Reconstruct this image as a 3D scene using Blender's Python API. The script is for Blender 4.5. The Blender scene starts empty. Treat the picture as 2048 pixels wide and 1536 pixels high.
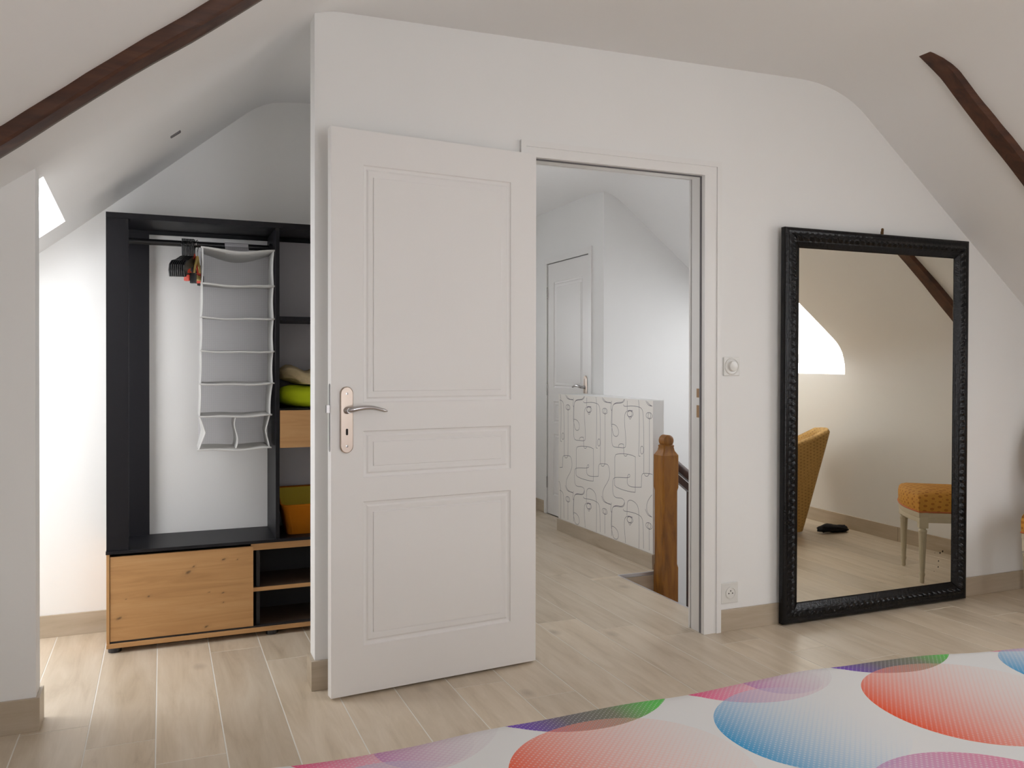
import bpy, bmesh, math, random
from mathutils import Vector, Matrix, noise
random.seed(7)
S = bpy.context.scene
COL = S.collection
V = Vector
# ------------------------------------------------------------------ camera
cam_d = bpy.data.cameras.new('camera')
cam = bpy.data.objects.new('camera', cam_d)
COL.objects.link(cam)
R_ = V((0.91977118, -0.3924533, 0.00117274))
U_ = V((0.000999394, 0.005330403, 0.999985294))
F_ = V((0.39245378, 0.91975649, -0.00529497))
M = Matrix.Identity(4)
for i in range(3):
    M[i][0] = R_[i]; M[i][1] = U_[i]; M[i][2] = -F_[i]
M[0][3], M[1][3], M[2][3] = 0.0, -3.20928, 1.19453
cam.matrix_world = M
cam_d.sensor_width = 36.0
cam_d.sensor_fit = 'HORIZONTAL'
cam_d.lens = 1714.495 / 2048 * 36.0
cam_d.shift_x = -31.605 / 2048
cam_d.shift_y = -26.337 / 2048
cam_d.clip_start = 0.02
S.camera = cam
# ------------------------------------------------------------------ sky and exposure
SKY = 5.75
W = bpy.data.worlds.new('overcast_sky')
S.world = W
W.use_nodes = True
bg = W.node_tree.nodes['Background']
bg.inputs[0].default_value = (0.965, 0.985, 1.02, 1)
bg.inputs[1].default_value = SKY
S.view_settings.view_transform = 'Standard'
S.view_settings.look = 'None'
S.view_settings.gamma = 1.0
S.view_settings.exposure = 0.0
S.view_settings.use_curve_mapping = False
S.cycles.max_bounces = 6
S.cycles.diffuse_bounces = 5
S.cycles.glossy_bounces = 3
S.cycles.adaptive_threshold = 0.06
S.cycles.adaptive_min_samples = 16
S.cycles.transparent_max_bounces = 12
S.cycles.sample_clamp_indirect = 8.0


def portal(name, center, nrm, sx, sy, up):
    """daylight entering through a roof window (sampling portal for the sky)"""
    l = bpy.data.lights.new(name, 'AREA')
    l.shape = 'RECTANGLE'; l.size = sx; l.size_y = sy
    l.cycles.is_portal = True
    o = bpy.data.objects.new(name, l); COL.objects.link(o)
    zz = -V(nrm).normalized()
    yy = V(up).normalized(); xx = yy.cross(zz).normalized(); yy = zz.cross(xx)
    m = Matrix.Identity(4)
    for i in range(3):
        m[i][0] = xx[i]; m[i][1] = yy[i]; m[i][2] = zz[i]; m[i][3] = center[i]
    o.matrix_world = m
    return o


# ------------------------------------------------------------------ node helpers
def newmat(name):
    m = bpy.data.materials.new(name)
    m.use_nodes = True
    nt = m.node_tree
    return m, nt, nt.nodes['Principled BSDF']


def N(nt, t, **kw):
    n = nt.nodes.new(t)
    for k, v in kw.items():
        setattr(n, k, v)
    return n


def L(nt, a, b):
    nt.links.new(a, b)


def mathn(nt, op, a, b=None, c=None, clamp=False):
    n = N(nt, 'ShaderNodeMath', operation=op); n.use_clamp = clamp
    for i, v in enumerate((a, b, c)):
        if v is None: continue
        if isinstance(v, (int, float)): n.inputs[i].default_value = v
        else: L(nt, v, n.inputs[i])
    return n.outputs[0]


def mixc(nt, fac, a, b, blend='MIX'):
    n = N(nt, 'ShaderNodeMix', data_type='RGBA', blend_type=blend)
    for s, v in ((n.inputs[0], fac), (n.inputs[6], a), (n.inputs[7], b)):
        if isinstance(v, (int, float)): s.default_value = v
        elif isinstance(v, tuple): s.default_value = v if len(v) == 4 else (*v, 1)
        else: L(nt, v, s)
    return n.outputs[2]


def ramp(nt, fac, stops):
    n = N(nt, 'ShaderNodeValToRGB')
    e = n.color_ramp.elements
    while len(e) < len(stops): e.new(0.5)
    for el, (p, c) in zip(e, stops):
        el.position = p; el.color = (*c, 1)
    L(nt, fac, n.inputs[0])
    return n.outputs[0]


def objco(nt, scale=(1, 1, 1), rnd=0.0):
    t = N(nt, 'ShaderNodeTexCoord')
    mp = N(nt, 'ShaderNodeMapping')
    mp.inputs['Scale'].default_value = scale
    L(nt, t.outputs['Object'], mp.inputs['Vector'])
    if rnd:
        oi = N(nt, 'ShaderNodeObjectInfo')
        vm = N(nt, 'ShaderNodeVectorMath', operation='SCALE')
        vm.inputs[0].default_value = (3.7, 7.1, 5.3)
        L(nt, mathn(nt, 'MULTIPLY', oi.outputs['Random'], rnd), vm.inputs['Scale'])
        va = N(nt, 'ShaderNodeVectorMath', operation='ADD')
        L(nt, mp.outputs[0], va.inputs[0]); L(nt, vm.outputs[0], va.inputs[1])
        return va.outputs[0], oi.outputs['Random'], t
    return mp.outputs[0], None, t


def noise_t(nt, vec, scale, detail=4, rough=0.5, dist=0.0):
    n = N(nt, 'ShaderNodeTexNoise')
    n.inputs['Scale'].default_value = scale
    n.inputs['Detail'].default_value = detail
    n.inputs['Roughness'].default_value = rough
    n.inputs['Distortion'].default_value = dist
    L(nt, vec, n.inputs['Vector'])
    return n.outputs['Fac']


def bump(nt, b, h, strength, dist=0.002):
    n = N(nt, 'ShaderNodeBump')
    n.inputs['Strength'].default_value = strength
    n.inputs['Distance'].default_value = dist
    L(nt, h, n.inputs['Height'])
    L(nt, n.outputs[0], b.inputs['Normal'])


def plain(name, col, rough=0.5, metal=0.0, spec=0.5, bumps=0.0, bscale=200, var=0.0, vscale=6.0):
    m, nt, b = newmat(name)
    b.inputs['Base Color'].default_value = (*col, 1)
    b.inputs['Roughness'].default_value = rough
    b.inputs['Metallic'].default_value = metal
    b.inputs['Specular IOR Level'].default_value = spec
    vec, _, _ = objco(nt)
    if bumps: bump(nt, b, noise_t(nt, vec, bscale, 3), bumps)
    if var:
        f = noise_t(nt, vec, vscale, 4)
        L(nt, mixc(nt, f, tuple(c * (1 - var) for c in col), tuple(min(1, c * (1 + var)) for c in col)), b.inputs['Base Color'])
    return m


# ------------------------------------------------------------------ materials
MT = {}
MT['paint'] = plain('wall_paint', (0.872, 0.867, 0.854), 0.62, spec=0.3, bumps=0.05, bscale=260, var=0.015, vscale=2.5)
MT['ceil'] = plain('ceiling_paint', (0.875, 0.868, 0.862), 0.75, spec=0.2, bumps=0.04, bscale=220, var=0.015, vscale=1.5)
MT['door'] = plain('door_lacquer', (0.86, 0.843, 0.828), 0.38, spec=0.4, bumps=0.03, bscale=350)
MT['trim'] = plain('trim_lacquer', (0.86, 0.85, 0.835), 0.36, spec=0.4)
MT['gap'] = plain('dark_rubber_seal', (0.16, 0.15, 0.16), 0.7)
MT['grout'] = plain('grout', (0.80, 0.77, 0.71), 0.9, spec=0.1)
MT['sill'] = plain('metal_edge', (0.62, 0.61, 0.63), 0.35, metal=0.7)
MT['black'] = plain('black_laminate', (0.007, 0.0065, 0.009), 0.45, spec=0.28, bumps=0.05, bscale=180)
MT['blackmetal'] = plain('black_metal', (0.012, 0.012, 0.013), 0.35, spec=0.5)
MT['blackplastic'] = plain('black_plastic', (0.016, 0.016, 0.017), 0.28, spec=0.6)
MT['greypanel'] = plain('grey_back_panel', (0.50, 0.48, 0.505), 0.55)
MT['innerblack'] = plain('dark_interior', (0.02, 0.019, 0.02), 0.6)
MT['white_plastic'] = plain('white_plastic', (0.78, 0.77, 0.74), 0.22, spec=0.6)
MT['chrome'] = plain('brushed_nickel', (0.62, 0.52, 0.45), 0.28, metal=1.0, bumps=0.05, bscale=500)
MT['steel'] = plain('polished_steel', (0.55, 0.53, 0.53), 0.22, metal=1.0)
MT['darkhole'] = plain('dark_hole', (0.02, 0.015, 0.012), 0.8)
MT['brass'] = plain('latch_wood_inside', (0.42, 0.24, 0.10), 0.5)
MT['red'] = plain('red_plastic', (0.72, 0.07, 0.035), 0.35)
MT['yellow'] = plain('yellow_plastic', (0.75, 0.55, 0.18), 0.4)
MT['fabric_white'] = plain('white_nonwoven', (0.80, 0.795, 0.77), 0.85, spec=0.1, bumps=0.1, bscale=300)
MT['green'] = plain('lime_cotton', (0.46, 0.56, 0.015), 0.85, spec=0.1, bumps=0.3, bscale=60)
MT['cream'] = plain('cream_plush', (0.62, 0.50, 0.30), 0.95, spec=0.05, bumps=0.8, bscale=120, var=0.2, vscale=40)
MT['basket'] = plain('orange_felt', (0.42, 0.135, 0.008), 0.9, spec=0.05, bumps=0.3, bscale=150, var=0.15, vscale=12)
MT['lining'] = plain('mustard_lining', (0.50, 0.37, 0.05), 0.9, spec=0.05, bumps=0.2, bscale=60)
MT['mattress'] = plain('mattress_ticking', (0.72, 0.70, 0.66), 0.9, spec=0.1)
MT['bedwood'] = plain('bed_base_fabric', (0.30, 0.28, 0.27), 0.9, spec=0.1)
MT['cream_wood'] = plain('cream_painted_wood', (0.60, 0.53, 0.40), 0.5, spec=0.4, bumps=0.2, bscale=60, var=0.12, vscale=18)
MT['blackcloth'] = plain('black_cloth', (0.015, 0.014, 0.016), 0.8, spec=0.2, bumps=0.3, bscale=40)
MT['piping'] = plain('red_piping', (0.55, 0.16, 0.06), 0.8)
MT['ink'] = plain('wallpaper_ink', (0.20, 0.19, 0.22), 0.8, spec=0.1)
MT['wallpaper'] = plain('wallpaper', (0.86, 0.83, 0.785), 0.8, spec=0.15, bumps=0.05, bscale=300)
MT['nail'] = plain('rusty_iron', (0.16, 0.085, 0.03), 0.7, metal=0.5, var=0.3, vscale=80)


def mat_tile(name='wood_look_tile', axis=1, k=1.0):
    m, nt, b = newmat(name)
    sc = [7.0, 7.0, 7.0]; sc[axis] = 0.9
    vec, rnd, _ = objco(nt, tuple(sc), rnd=9.0)
    f1 = noise_t(nt, vec, 2.2, 6, 0.62, 0.6)
    sc2 = [90.0, 90.0, 90.0]; sc2[axis] = 3.0
    vec2, _, _ = objco(nt, tuple(sc2), rnd=31.0)
    f2 = noise_t(nt, vec2, 1.3, 3, 0.6)
    vec3, _, _ = objco(nt, (1, 1, 1), rnd=17.0)
    f3 = noise_t(nt, vec3, 2.6, 2)
    base = ramp(nt, f1, [(0.24, (0.45, 0.352, 0.24)), (0.42, (0.62, 0.51, 0.375)), (0.60, (0.71, 0.60, 0.465)), (0.80, (0.76, 0.665, 0.53))])
    base = mixc(nt, mathn(nt, 'MULTIPLY', f2, 0.30), base, (0.42, 0.325, 0.215))
    base = mixc(nt, mathn(nt, 'MULTIPLY', f3, 0.30), base, (0.64, 0.56, 0.46))
    v = N(nt, 'ShaderNodeTexVoronoi'); v.inputs['Scale'].default_value = 1.0
    vk, _, _ = objco(nt, (3.6, 2.4, 3.6) if axis == 1 else (2.4, 3.6, 3.6), rnd=13.0)
    L(nt, vk, v.inputs['Vector'])
    kn = mathn(nt, 'SUBTRACT', 1.0, mathn(nt, 'MULTIPLY', v.outputs['Distance'], 8.0), clamp=True)
    base = mixc(nt, mathn(nt, 'MULTIPLY', kn, 0.55), base, (0.25, 0.185, 0.125))
    if rnd is not None:
        hv = N(nt, 'ShaderNodeHueSaturation')
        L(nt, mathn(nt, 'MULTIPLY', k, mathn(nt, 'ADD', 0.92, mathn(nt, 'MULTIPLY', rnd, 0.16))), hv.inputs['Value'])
        L(nt, base, hv.inputs['Color']); base = hv.outputs[0]
    L(nt, base, b.inputs['Base Color'])
    b.inputs['Roughness'].default_value = 0.36
    b.inputs['Specular IOR Level'].default_value = 0.45
    bump(nt, b, f2, 0.12, 0.001)
    return m


MT['tile'] = mat_tile('wood_look_tile', 1)
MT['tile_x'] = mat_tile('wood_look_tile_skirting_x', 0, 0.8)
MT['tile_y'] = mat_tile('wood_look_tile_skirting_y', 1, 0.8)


def mat_wood(name, cols, axis, ring=3.0, rough=0.5, knots=(), stretch=0.7, fine=1.0):
    """grained timber; knots = local (x, z, size) spots"""
    m, nt, b = newmat(name)
    sc = [9.0] * 3; sc[axis] = stretch
    vec, _, tc = objco(nt, tuple(sc))
    f1 = noise_t(nt, vec, ring, 6, 0.6, 0.8)
    sc = [120.0] * 3; sc[axis] = 4.0
    v2, _, _ = objco(nt, tuple(sc))
    f2 = noise_t(nt, v2, 1.0, 3, 0.6)
    c = ramp(nt, f1, [(0.25, cols[0]), (0.5, cols[1]), (0.78, cols[2])])
    c = mixc(nt, mathn(nt, 'MULTIPLY', f2, 0.35 * fine), c, cols[0])
    if knots:
        sx = N(nt, 'ShaderNodeSeparateXYZ'); L(nt, tc.outputs['Object'], sx.inputs[0])
        vn, _, _ = objco(nt)
        wob = mathn(nt, 'MULTIPLY', mathn(nt, 'SUBTRACT', noise_t(nt, vn, 60, 3), 0.5), 0.02)
        for kx, kz, ks in knots:
            dx = mathn(nt, 'ADD', mathn(nt, 'SUBTRACT', sx.outputs[0], kx), wob)
            dz = mathn(nt, 'MULTIPLY', mathn(nt, 'SUBTRACT', sx.outputs[2], kz), 1.7)
            dz = mathn(nt, 'SUBTRACT', dz, mathn(nt, 'MULTIPLY', dx, 0.6))
            d = mathn(nt, 'SQRT', mathn(nt, 'ADD', mathn(nt, 'POWER', mathn(nt, 'ABSOLUTE', dx), 2.0), mathn(nt, 'POWER', mathn(nt, 'ABSOLUTE', dz), 2.0)))
            k = mathn(nt, 'SUBTRACT', 1.25, mathn(nt, 'DIVIDE', d, ks), clamp=True)
            c = mixc(nt, mathn(nt, 'MULTIPLY', k, 0.9), c, (0.07, 0.04, 0.02))
            h = mathn(nt, 'SUBTRACT', 1.0, mathn(nt, 'DIVIDE', d, ks * 3.2), clamp=True)
            c = mixc(nt, mathn(nt, 'MULTIPLY', h, 0.35), c, (0.26, 0.14, 0.055))
    L(nt, c, b.inputs['Base Color'])
    b.inputs['Roughness'].default_value = rough
    bump(nt, b, f2, 0.15, 0.001)
    return m


OAK = ((0.39, 0.20, 0.072), (0.53, 0.29, 0.115), (0.61, 0.365, 0.165))
MT['darkwood'] = plain('shaded_shelf_laminate', (0.085, 0.052, 0.032), 0.55, var=0.2, vscale=14)  # shelf wood darkened: the cabinet's inner shade is in the colour
MT['oak'] = mat_wood('knotty_oak_laminate', OAK, 0)
MT['oak_v'] = mat_wood('knotty_oak_edge', OAK, 2)
MT['oak_door'] = mat_wood('knotty_oak_door', OAK, 0, knots=((0.302, 0.262, 0.012), (0.325, 0.285, 0.006), (0.447, 0.305, 0.007), (0.148, 0.175, 0.006), (0.035, 0.095, 0.010), (0.375, 0.02, 0.008), (0.442, 0.16, 0.005), (0.385, 0.168, 0.003), (0.503, 0.30, 0.004), (0.445, 0.118, 0.004), (0.06, 0.172, 0.003)))
MT['beam'] = mat_wood('old_stained_beam', ((0.028, 0.010, 0.005), (0.085, 0.030, 0.014), (0.16, 0.062, 0.028)), 0, ring=2.0, rough=0.55, stretch=0.8)
MT['beam_edge'] = plain('weathered_beam_edge', (0.17, 0.15, 0.13), 0.7, var=0.25, vscale=9)
MT['newel'] = mat_wood('varnished_oak', ((0.10, 0.033, 0.006), (0.36, 0.142, 0.017), (0.50, 0.225, 0.030)), 2, ring=1.6, rough=0.38, stretch=1.6)
MT['rail'] = mat_wood('dark_varnished_wood', ((0.03, 0.011, 0.006), (0.07, 0.025, 0.013), (0.12, 0.045, 0.02)), 2, rough=0.4)


def mat_glass():
    m, nt, b = newmat('window_glass')
    nt.nodes.remove(b)
    tr = N(nt, 'ShaderNodeBsdfTransparent'); gl = N(nt, 'ShaderNodeBsdfGlossy')
    gl.inputs['Roughness'].default_value = 0.02
    mx = N(nt, 'ShaderNodeMixShader'); mx.inputs[0].default_value = 0.05
    L(nt, tr.outputs[0], mx.inputs[1]); L(nt, gl.outputs[0], mx.inputs[2])
    L(nt, mx.outputs[0], nt.nodes['Material Output'].inputs[0])
    return m


MT['glass'] = mat_glass()


def mat_mirror():
    m, nt, b = newmat('old_mirror_silver')
    b.inputs['Metallic'].default_value = 1.0
    b.inputs['Roughness'].default_value = 0.012
    vec, _, tc = objco(nt)
    sx = N(nt, 'ShaderNodeSeparateXYZ'); L(nt, tc.outputs['Object'], sx.inputs[0])
    c = (0.86, 0.83, 0.74, 1)
    fac = None
    for kx, kz, ks in ((1.002, 0.245, 0.0045), (0.992, 0.205, 0.004), (0.990, 0.175, 0.004), (1.02, 0.252, 0.005), (0.966, 0.248, 0.002), (0.962, 0.155, 0.002)):
        dx = mathn(nt, 'SUBTRACT', sx.outputs[0], kx); dz = mathn(nt, 'SUBTRACT', sx.outputs[2], kz)
        d = mathn(nt, 'SQRT', mathn(nt, 'ADD', mathn(nt, 'MULTIPLY', dx, dx), mathn(nt, 'MULTIPLY', dz, dz)))
        k = mathn(nt, 'LESS_THAN', d, ks)
        fac = k if fac is None else mathn(nt, 'MAXIMUM', fac, k)
    L(nt, mixc(nt, fac, c, (0.02, 0.018, 0.015, 1)), b.inputs['Base Color'])
    f = noise_t(nt, vec, 1.6, 1)
    bump(nt, b, f, 0.15, 0.004)
    return m


MT['mirror'] = mat_mirror()
m, nt, b = newmat('carved_black_lacquer')
b.inputs['Base Color'].default_value = (0.006, 0.0055, 0.006, 1)
b.inputs['Roughness'].default_value = 0.22
b.inputs['Specular IOR Level'].default_value = 0.30
vec, _, _ = objco(nt)
bump(nt, b, noise_t(nt, vec, 55, 4, 0.6), 0.35, 0.006)
MT['frame'] = m


def translucent(m, amount):
    nt = m.node_tree; b = nt.nodes['Principled BSDF']
    t = N(nt, 'ShaderNodeBsdfTranslucent'); t.inputs[0].default_value = (0.93, 0.92, 0.93, 1)
    mx = N(nt, 'ShaderNodeMixShader'); mx.inputs[0].default_value = amount
    L(nt, b.outputs[0], mx.inputs[1]); L(nt, t.outputs[0], mx.inputs[2])
    L(nt, mx.outputs[0], nt.nodes['Material Output'].inputs[0])


translucent(MT['fabric_white'], 0.35)


def mat_check():
    m, nt, b = newmat('white_grid_nonwoven')
    vec, _, tc = objco(nt)
    sx = N(nt, 'ShaderNodeSeparateXYZ'); L(nt, tc.outputs['Object'], sx.inputs[0])
    g = None
    for o in (0, 2):
        fr = mathn(nt, 'FRACT', mathn(nt, 'DIVIDE', sx.outputs[o], 0.0085))
        k = mathn(nt, 'LESS_THAN', fr, 0.28)
        g = k if g is None else mathn(nt, 'MAXIMUM', g, k)
    L(nt, mixc(nt, g, (0.93, 0.92, 0.94, 1), (0.80, 0.79, 0.82, 1)), b.inputs['Base Color'])
    b.inputs['Roughness'].default_value = 0.85
    b.inputs['Specular IOR Level'].default_value = 0.1
    return m


MT['check'] = mat_check()
translucent(MT['check'], 0.55)


def mat_upholstery(name, base, spot, sc=0.03):
    m, nt, b = newmat(name)
    vec, _, tc = objco(nt)
    sx = N(nt, 'ShaderNodeSeparateXYZ'); L(nt, tc.outputs['Object'], sx.inputs[0])
    mp = N(nt, 'ShaderNodeMapping'); mp.inputs['Rotation'].default_value = (0.6, 0.5, 0.78); mp.inputs['Scale'].default_value = (1, 1, 1.5)
    L(nt, tc.outputs['Object'], mp.inputs['Vector'])
    vo = N(nt, 'ShaderNodeTexVoronoi'); vo.inputs['Scale'].default_value = 1.0 / sc; vo.inputs['Randomness'].default_value = 0.0
    L(nt, mp.outputs[0], vo.inputs['Vector'])
    k = mathn(nt, 'LESS_THAN', vo.outputs['Distance'], 0.36)
    f = noise_t(nt, vec, 30, 3)
    c = mixc(nt, f, tuple(x * 0.85 for x in base), tuple(min(1, x * 1.15) for x in base))
    L(nt, mixc(nt, mathn(nt, 'MULTIPLY', k, 0.75), c, spot), b.inputs['Base Color'])
    b.inputs['Roughness'].default_value = 0.8
    b.inputs['Specular IOR Level'].default_value = 0.2
    bump(nt, b, noise_t(nt, vec, 250, 2), 0.2)
    return m


MT['uph_orange'] = mat_upholstery('orange_diamond_upholstery', (0.62, 0.30, 0.055), (0.36, 0.13, 0.025))
MT['uph_gold'] = mat_upholstery('gold_diamond_upholstery', (0.50, 0.30, 0.10), (0.30, 0.17, 0.06), 0.024)


def mat_duvet():
    m, nt, b = newmat('printed_duvet_cotton')
    vec, _, tc = objco(nt)
    sx = N(nt, 'ShaderNodeSeparateXYZ'); L(nt, tc.outputs['UV'], sx.inputs[0])
    T, X0 = 0.75, 0.30
    px = mathn(nt, 'ADD', mathn(nt, 'FLOORED_MODULO', mathn(nt, 'SUBTRACT', sx.outputs[0], X0), T), X0)
    TY = 0.80
    py = mathn(nt, 'SUBTRACT', mathn(nt, 'FLOORED_MODULO', mathn(nt, 'ADD', sx.outputs[1], 2.40), TY), 2.40)
    py = mathn(nt, 'ADD', py, 0.0)
    hx = mathn(nt, 'SUBTRACT', mathn(nt, 'FRACT', mathn(nt, 'DIVIDE', mathn(nt, 'ADD', sx.outputs[0], sx.outputs[1]), 0.0115)), 0.5)
    hy = mathn(nt, 'SUBTRACT', mathn(nt, 'FRACT', mathn(nt, 'DIVIDE', mathn(nt, 'SUBTRACT', sx.outputs[0], sx.outputs[1]), 0.0115)), 0.5)
    hd = mathn(nt, 'SQRT', mathn(nt, 'ADD', mathn(nt, 'MULTIPLY', hx, hx), mathn(nt, 'MULTIPLY', hy, hy)))
    col = (0.76, 0.76, 0.755, 1)
    C = []
    #  cx, cy, r, colour start, colour end, angle of fade, alpha start, alpha end
    C.append((0.735, -1.66, 0.207, (0.17, 0.05, 0.50), (0.10, 0.55, 0.08), 0.0, 0.95, 0.95, True))
    C.append((1.12, -1.70, 0.20, (0.85, 0.05, 0.22), (0.62, 0.58, 0.62), -0.25, 1.15, 0.30, False))
    C.append((1.16, -1.80, 0.085, (0.42, 0.16, 0.46), (0.55, 0.50, 0.56), 0.0, 0.65, 0.20, False))
    C.append((0.69, -2.025, 0.200, (0.84, 0.10, 0.03), (0.82, 0.55, 0.47), 0.0, 1.0, 0.22, False))
    C.append((1.065, -2.0, 0.168, (0.05, 0.33, 0.62), (0.75, 0.80, 0.83), 0.10, 1.0, 0.02, False))
    C.append((1.13, -2.35, 0.20, (0.42, 0.32, 0.62), (0.78, 0.15, 0.28), 0.0, 0.75, 0.8, False))
    for cx, cy, r, ca, cb, ang, a0, a1, three in C:
        for k in (-1, 0, 1):
            c_x = cx + k * T
            if c_x + r < X0 or c_x - r > X0 + T: continue
            dx = mathn(nt, 'SUBTRACT', px, c_x); dy = mathn(nt, 'SUBTRACT', py, cy)
            d = mathn(nt, 'SQRT', mathn(nt, 'ADD', mathn(nt, 'MULTIPLY', dx, dx), mathn(nt, 'MULTIPLY', dy, dy)))
            ins = mathn(nt, 'LESS_THAN', d, r)
            t = mathn(nt, 'ADD', mathn(nt, 'MULTIPLY', dx, math.cos(ang) / (2 * r)), mathn(nt, 'MULTIPLY', dy, math.sin(ang) / (2 * r)))
            t = mathn(nt, 'ADD', t, 0.5, clamp=True)
            al = mathn(nt, 'ADD', a0, mathn(nt, 'MULTIPLY', t, a1 - a0))
            if three:
                cc = ramp(nt, t, [(0.12, ca), (0.36, (0.16, 0.14, 0.16)), (0.58, (0.20, 0.21, 0.14)), (0.80, cb)])
            else:
                cc = mixc(nt, t, ca, cb)
            # halftone: little pale dots between the ink
            thr = mathn(nt, 'ADD', 0.16, mathn(nt, 'MULTIPLY', mathn(nt, 'SUBTRACT', 1.0, al), 0.45))
            dot = mathn(nt, 'LESS_THAN', hd, thr)
            ink = mathn(nt, 'MULTIPLY', mathn(nt, 'MULTIPLY', ins, al), mathn(nt, 'SUBTRACT', 1.0, mathn(nt, 'MULTIPLY', dot, 0.42)))
            col = mixc(nt, ink, col, cc)
    L(nt, col, b.inputs['Base Color'])
    b.inputs['Roughness'].default_value = 0.85
    b.inputs['Specular IOR Level'].default_value = 0.15
    w = N(nt, 'ShaderNodeTexWave'); w.inputs['Scale'].default_value = 300
    L(nt, vec, w.inputs['Vector'])
    bump(nt, b, w.outputs['Fac'], 0.05, 0.0005)
    return m


MT['duvet'] = mat_duvet()


# ------------------------------------------------------------------ mesh helpers
class MB:
    def __init__(s): s.v = []; s.f = []; s.m = []

    def add(s, vs, fs, mi=0):
        o = len(s.v); s.v += [tuple(v) for v in vs]
        s.f += [tuple(i + o for i in f) for f in fs]; s.m += [mi] * len(fs); return s

    def box(s, a, b, mi=0, bev=0.0):
        x0, y0, z0 = a; x1, y1, z1 = b
        if bev <= 0:
            vs = [(x0, y0, z0), (x1, y0, z0), (x1, y1, z0), (x0, y1, z0), (x0, y0, z1), (x1, y0, z1), (x1, y1, z1), (x0, y1, z1)]
            return s.add(vs, [(0, 3, 2, 1), (4, 5, 6, 7), (0, 1, 5, 4), (1, 2, 6, 5), (2, 3, 7, 6), (3, 0, 4, 7)], mi)
        bm = bmesh.new(); bmesh.ops.create_cube(bm, size=1)
        for v in bm.verts:
            v.co = V(((x0 + x1) / 2 + v.co.x * (x1 - x0), (y0 + y1) / 2 + v.co.y * (y1 - y0), (z0 + z1) / 2 + v.co.z * (z1 - z0)))
        bmesh.ops.bevel(bm, geom=bm.edges[:], offset=bev, segments=2, affect='EDGES', profile=0.6)
        bm.verts.index_update()
        s.add([v.co for v in bm.verts], [[v.index for v in f.verts] for f in bm.faces], mi); bm.free(); return s

    def prism(s, poly, lo, hi, axis=1, mi=0):
        """poly: 2-D points in the two other axes; extruded along axis"""
        def P(a, t):
            if axis == 0: return (t, a[0], a[1])
            if axis == 1: return (a[0], t, a[1])
            return (a[0], a[1], t)
        n = len(poly)
        vs = [P(a, lo) for a in poly] + [P(a, hi) for a in poly]
        fs = [tuple(range(n)), tuple(range(2 * n - 1, n - 1, -1))]
        fs += [(i, i + n, (i + 1) % n + n, (i + 1) % n) for i in range(n)]
        return s.add(vs, fs, mi)

    def tube(s, pts, r, seg=8, mi=0, cap=True, closed=False):
        pts = [V(p) for p in pts]; n = len(pts)
        rr = r if isinstance(r, (list, tuple)) else [r] * n
        rings = []
        up = V((0, 0, 1))
        prev = None
        for i, p in enumerate(pts):
            if closed: d = pts[(i + 1) % n] - pts[i - 1]
            else: d = pts[min(i + 1, n - 1)] - pts[max(i - 1, 0)]
            d.normalize()
            if prev is None:
                a = up if abs(d.z) < 0.9 else V((1, 0, 0))
                e1 = d.cross(a).normalized()
            else:
                e1 = (prev - d * prev.dot(d)).normalized()
            prev = e1; e2 = d.cross(e1)
            rings.append([p + (e1 * math.cos(2 * math.pi * k / seg) + e2 * math.sin(2 * math.pi * k / seg)) * rr[i] for k in range(seg)])
        vs = [q for ring in rings for q in ring]; fs = []
        for i in range(n if closed else n - 1):
            j = (i + 1) % n
            for k in range(seg):
                fs.append((i * seg + k, i * seg + (k + 1) % seg, j * seg + (k + 1) % seg, j * seg + k))
        if cap and not closed:
            fs.append(tuple(range(seg - 1, -1, -1))); fs.append(tuple((n - 1) * seg + k for k in range(seg)))
        return s.add(vs, fs, mi)

    def lathe(s, prof, c=(0, 0, 0), seg=24, mi=0, axis='z', flute=0, fd=0.0, frange=(0, 0)):
        vs = []; n = len(prof)
        for (r, h) in prof:
            for k in range(seg):
                a = 2 * math.pi * k / seg; q = r
                if flute and frange[0] <= h <= frange[1]: q = r * (1 - fd * (0.5 - 0.5 * math.cos(a * flute)))
                x, y = q * math.cos(a), q * math.sin(a)
                if axis == 'z': vs.append((c[0] + x, c[1] + y, c[2] + h))
                elif axis == 'y': vs.append((c[0] + x, c[1] + h, c[2] + y))
                else: vs.append((c[0] + h, c[1] + x, c[2] + y))
        fs = []
        for i in range(n - 1):
            for k in range(seg):
                fs.append((i * seg + k, i * seg + (k + 1) % seg, (i + 1) * seg + (k + 1) % seg, (i + 1) * seg + k))
        fs.append(tuple(range(seg - 1, -1, -1))); fs.append(tuple((n - 1) * seg + k for k in range(seg)))
        return s.add(vs, fs, mi)

    def loft(s, rings, closed=True, cap=True, mi=0):
        n = len(rings[0]); vs = [p for r in rings for p in r]; fs = []
        for i in range(len(rings) - 1):
            for k in range(n if closed else n - 1):
                fs.append((i * n + k, i * n + (k + 1) % n, (i + 1) * n + (k + 1) % n, (i + 1) * n + k))
        if cap and closed:
            fs.append(tuple(range(n - 1, -1, -1))); fs.append(tuple((len(rings) - 1) * n + k for k in range(n)))
        return s.add(vs, fs, mi)

    def mesh(s, name, mats, smooth=False, fix=True):
        me = bpy.data.meshes.new(name)
        me.from_pydata(s.v, [], s.f)
        mats = mats if isinstance(mats, (list, tuple)) else [mats]
        for q in mats: me.materials.append(MT[q] if isinstance(q, str) else q)
        for p, i in zip(me.polygons, s.m): p.material_index = i
        if fix:
            bm = bmesh.new(); bm.from_mesh(me)
            bmesh.ops.recalc_face_normals(bm, faces=bm.faces[:]); bm.to_mesh(me); bm.free()
        if smooth:
            for p in me.polygons: p.use_smooth = True
        me.update(); return me

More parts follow.
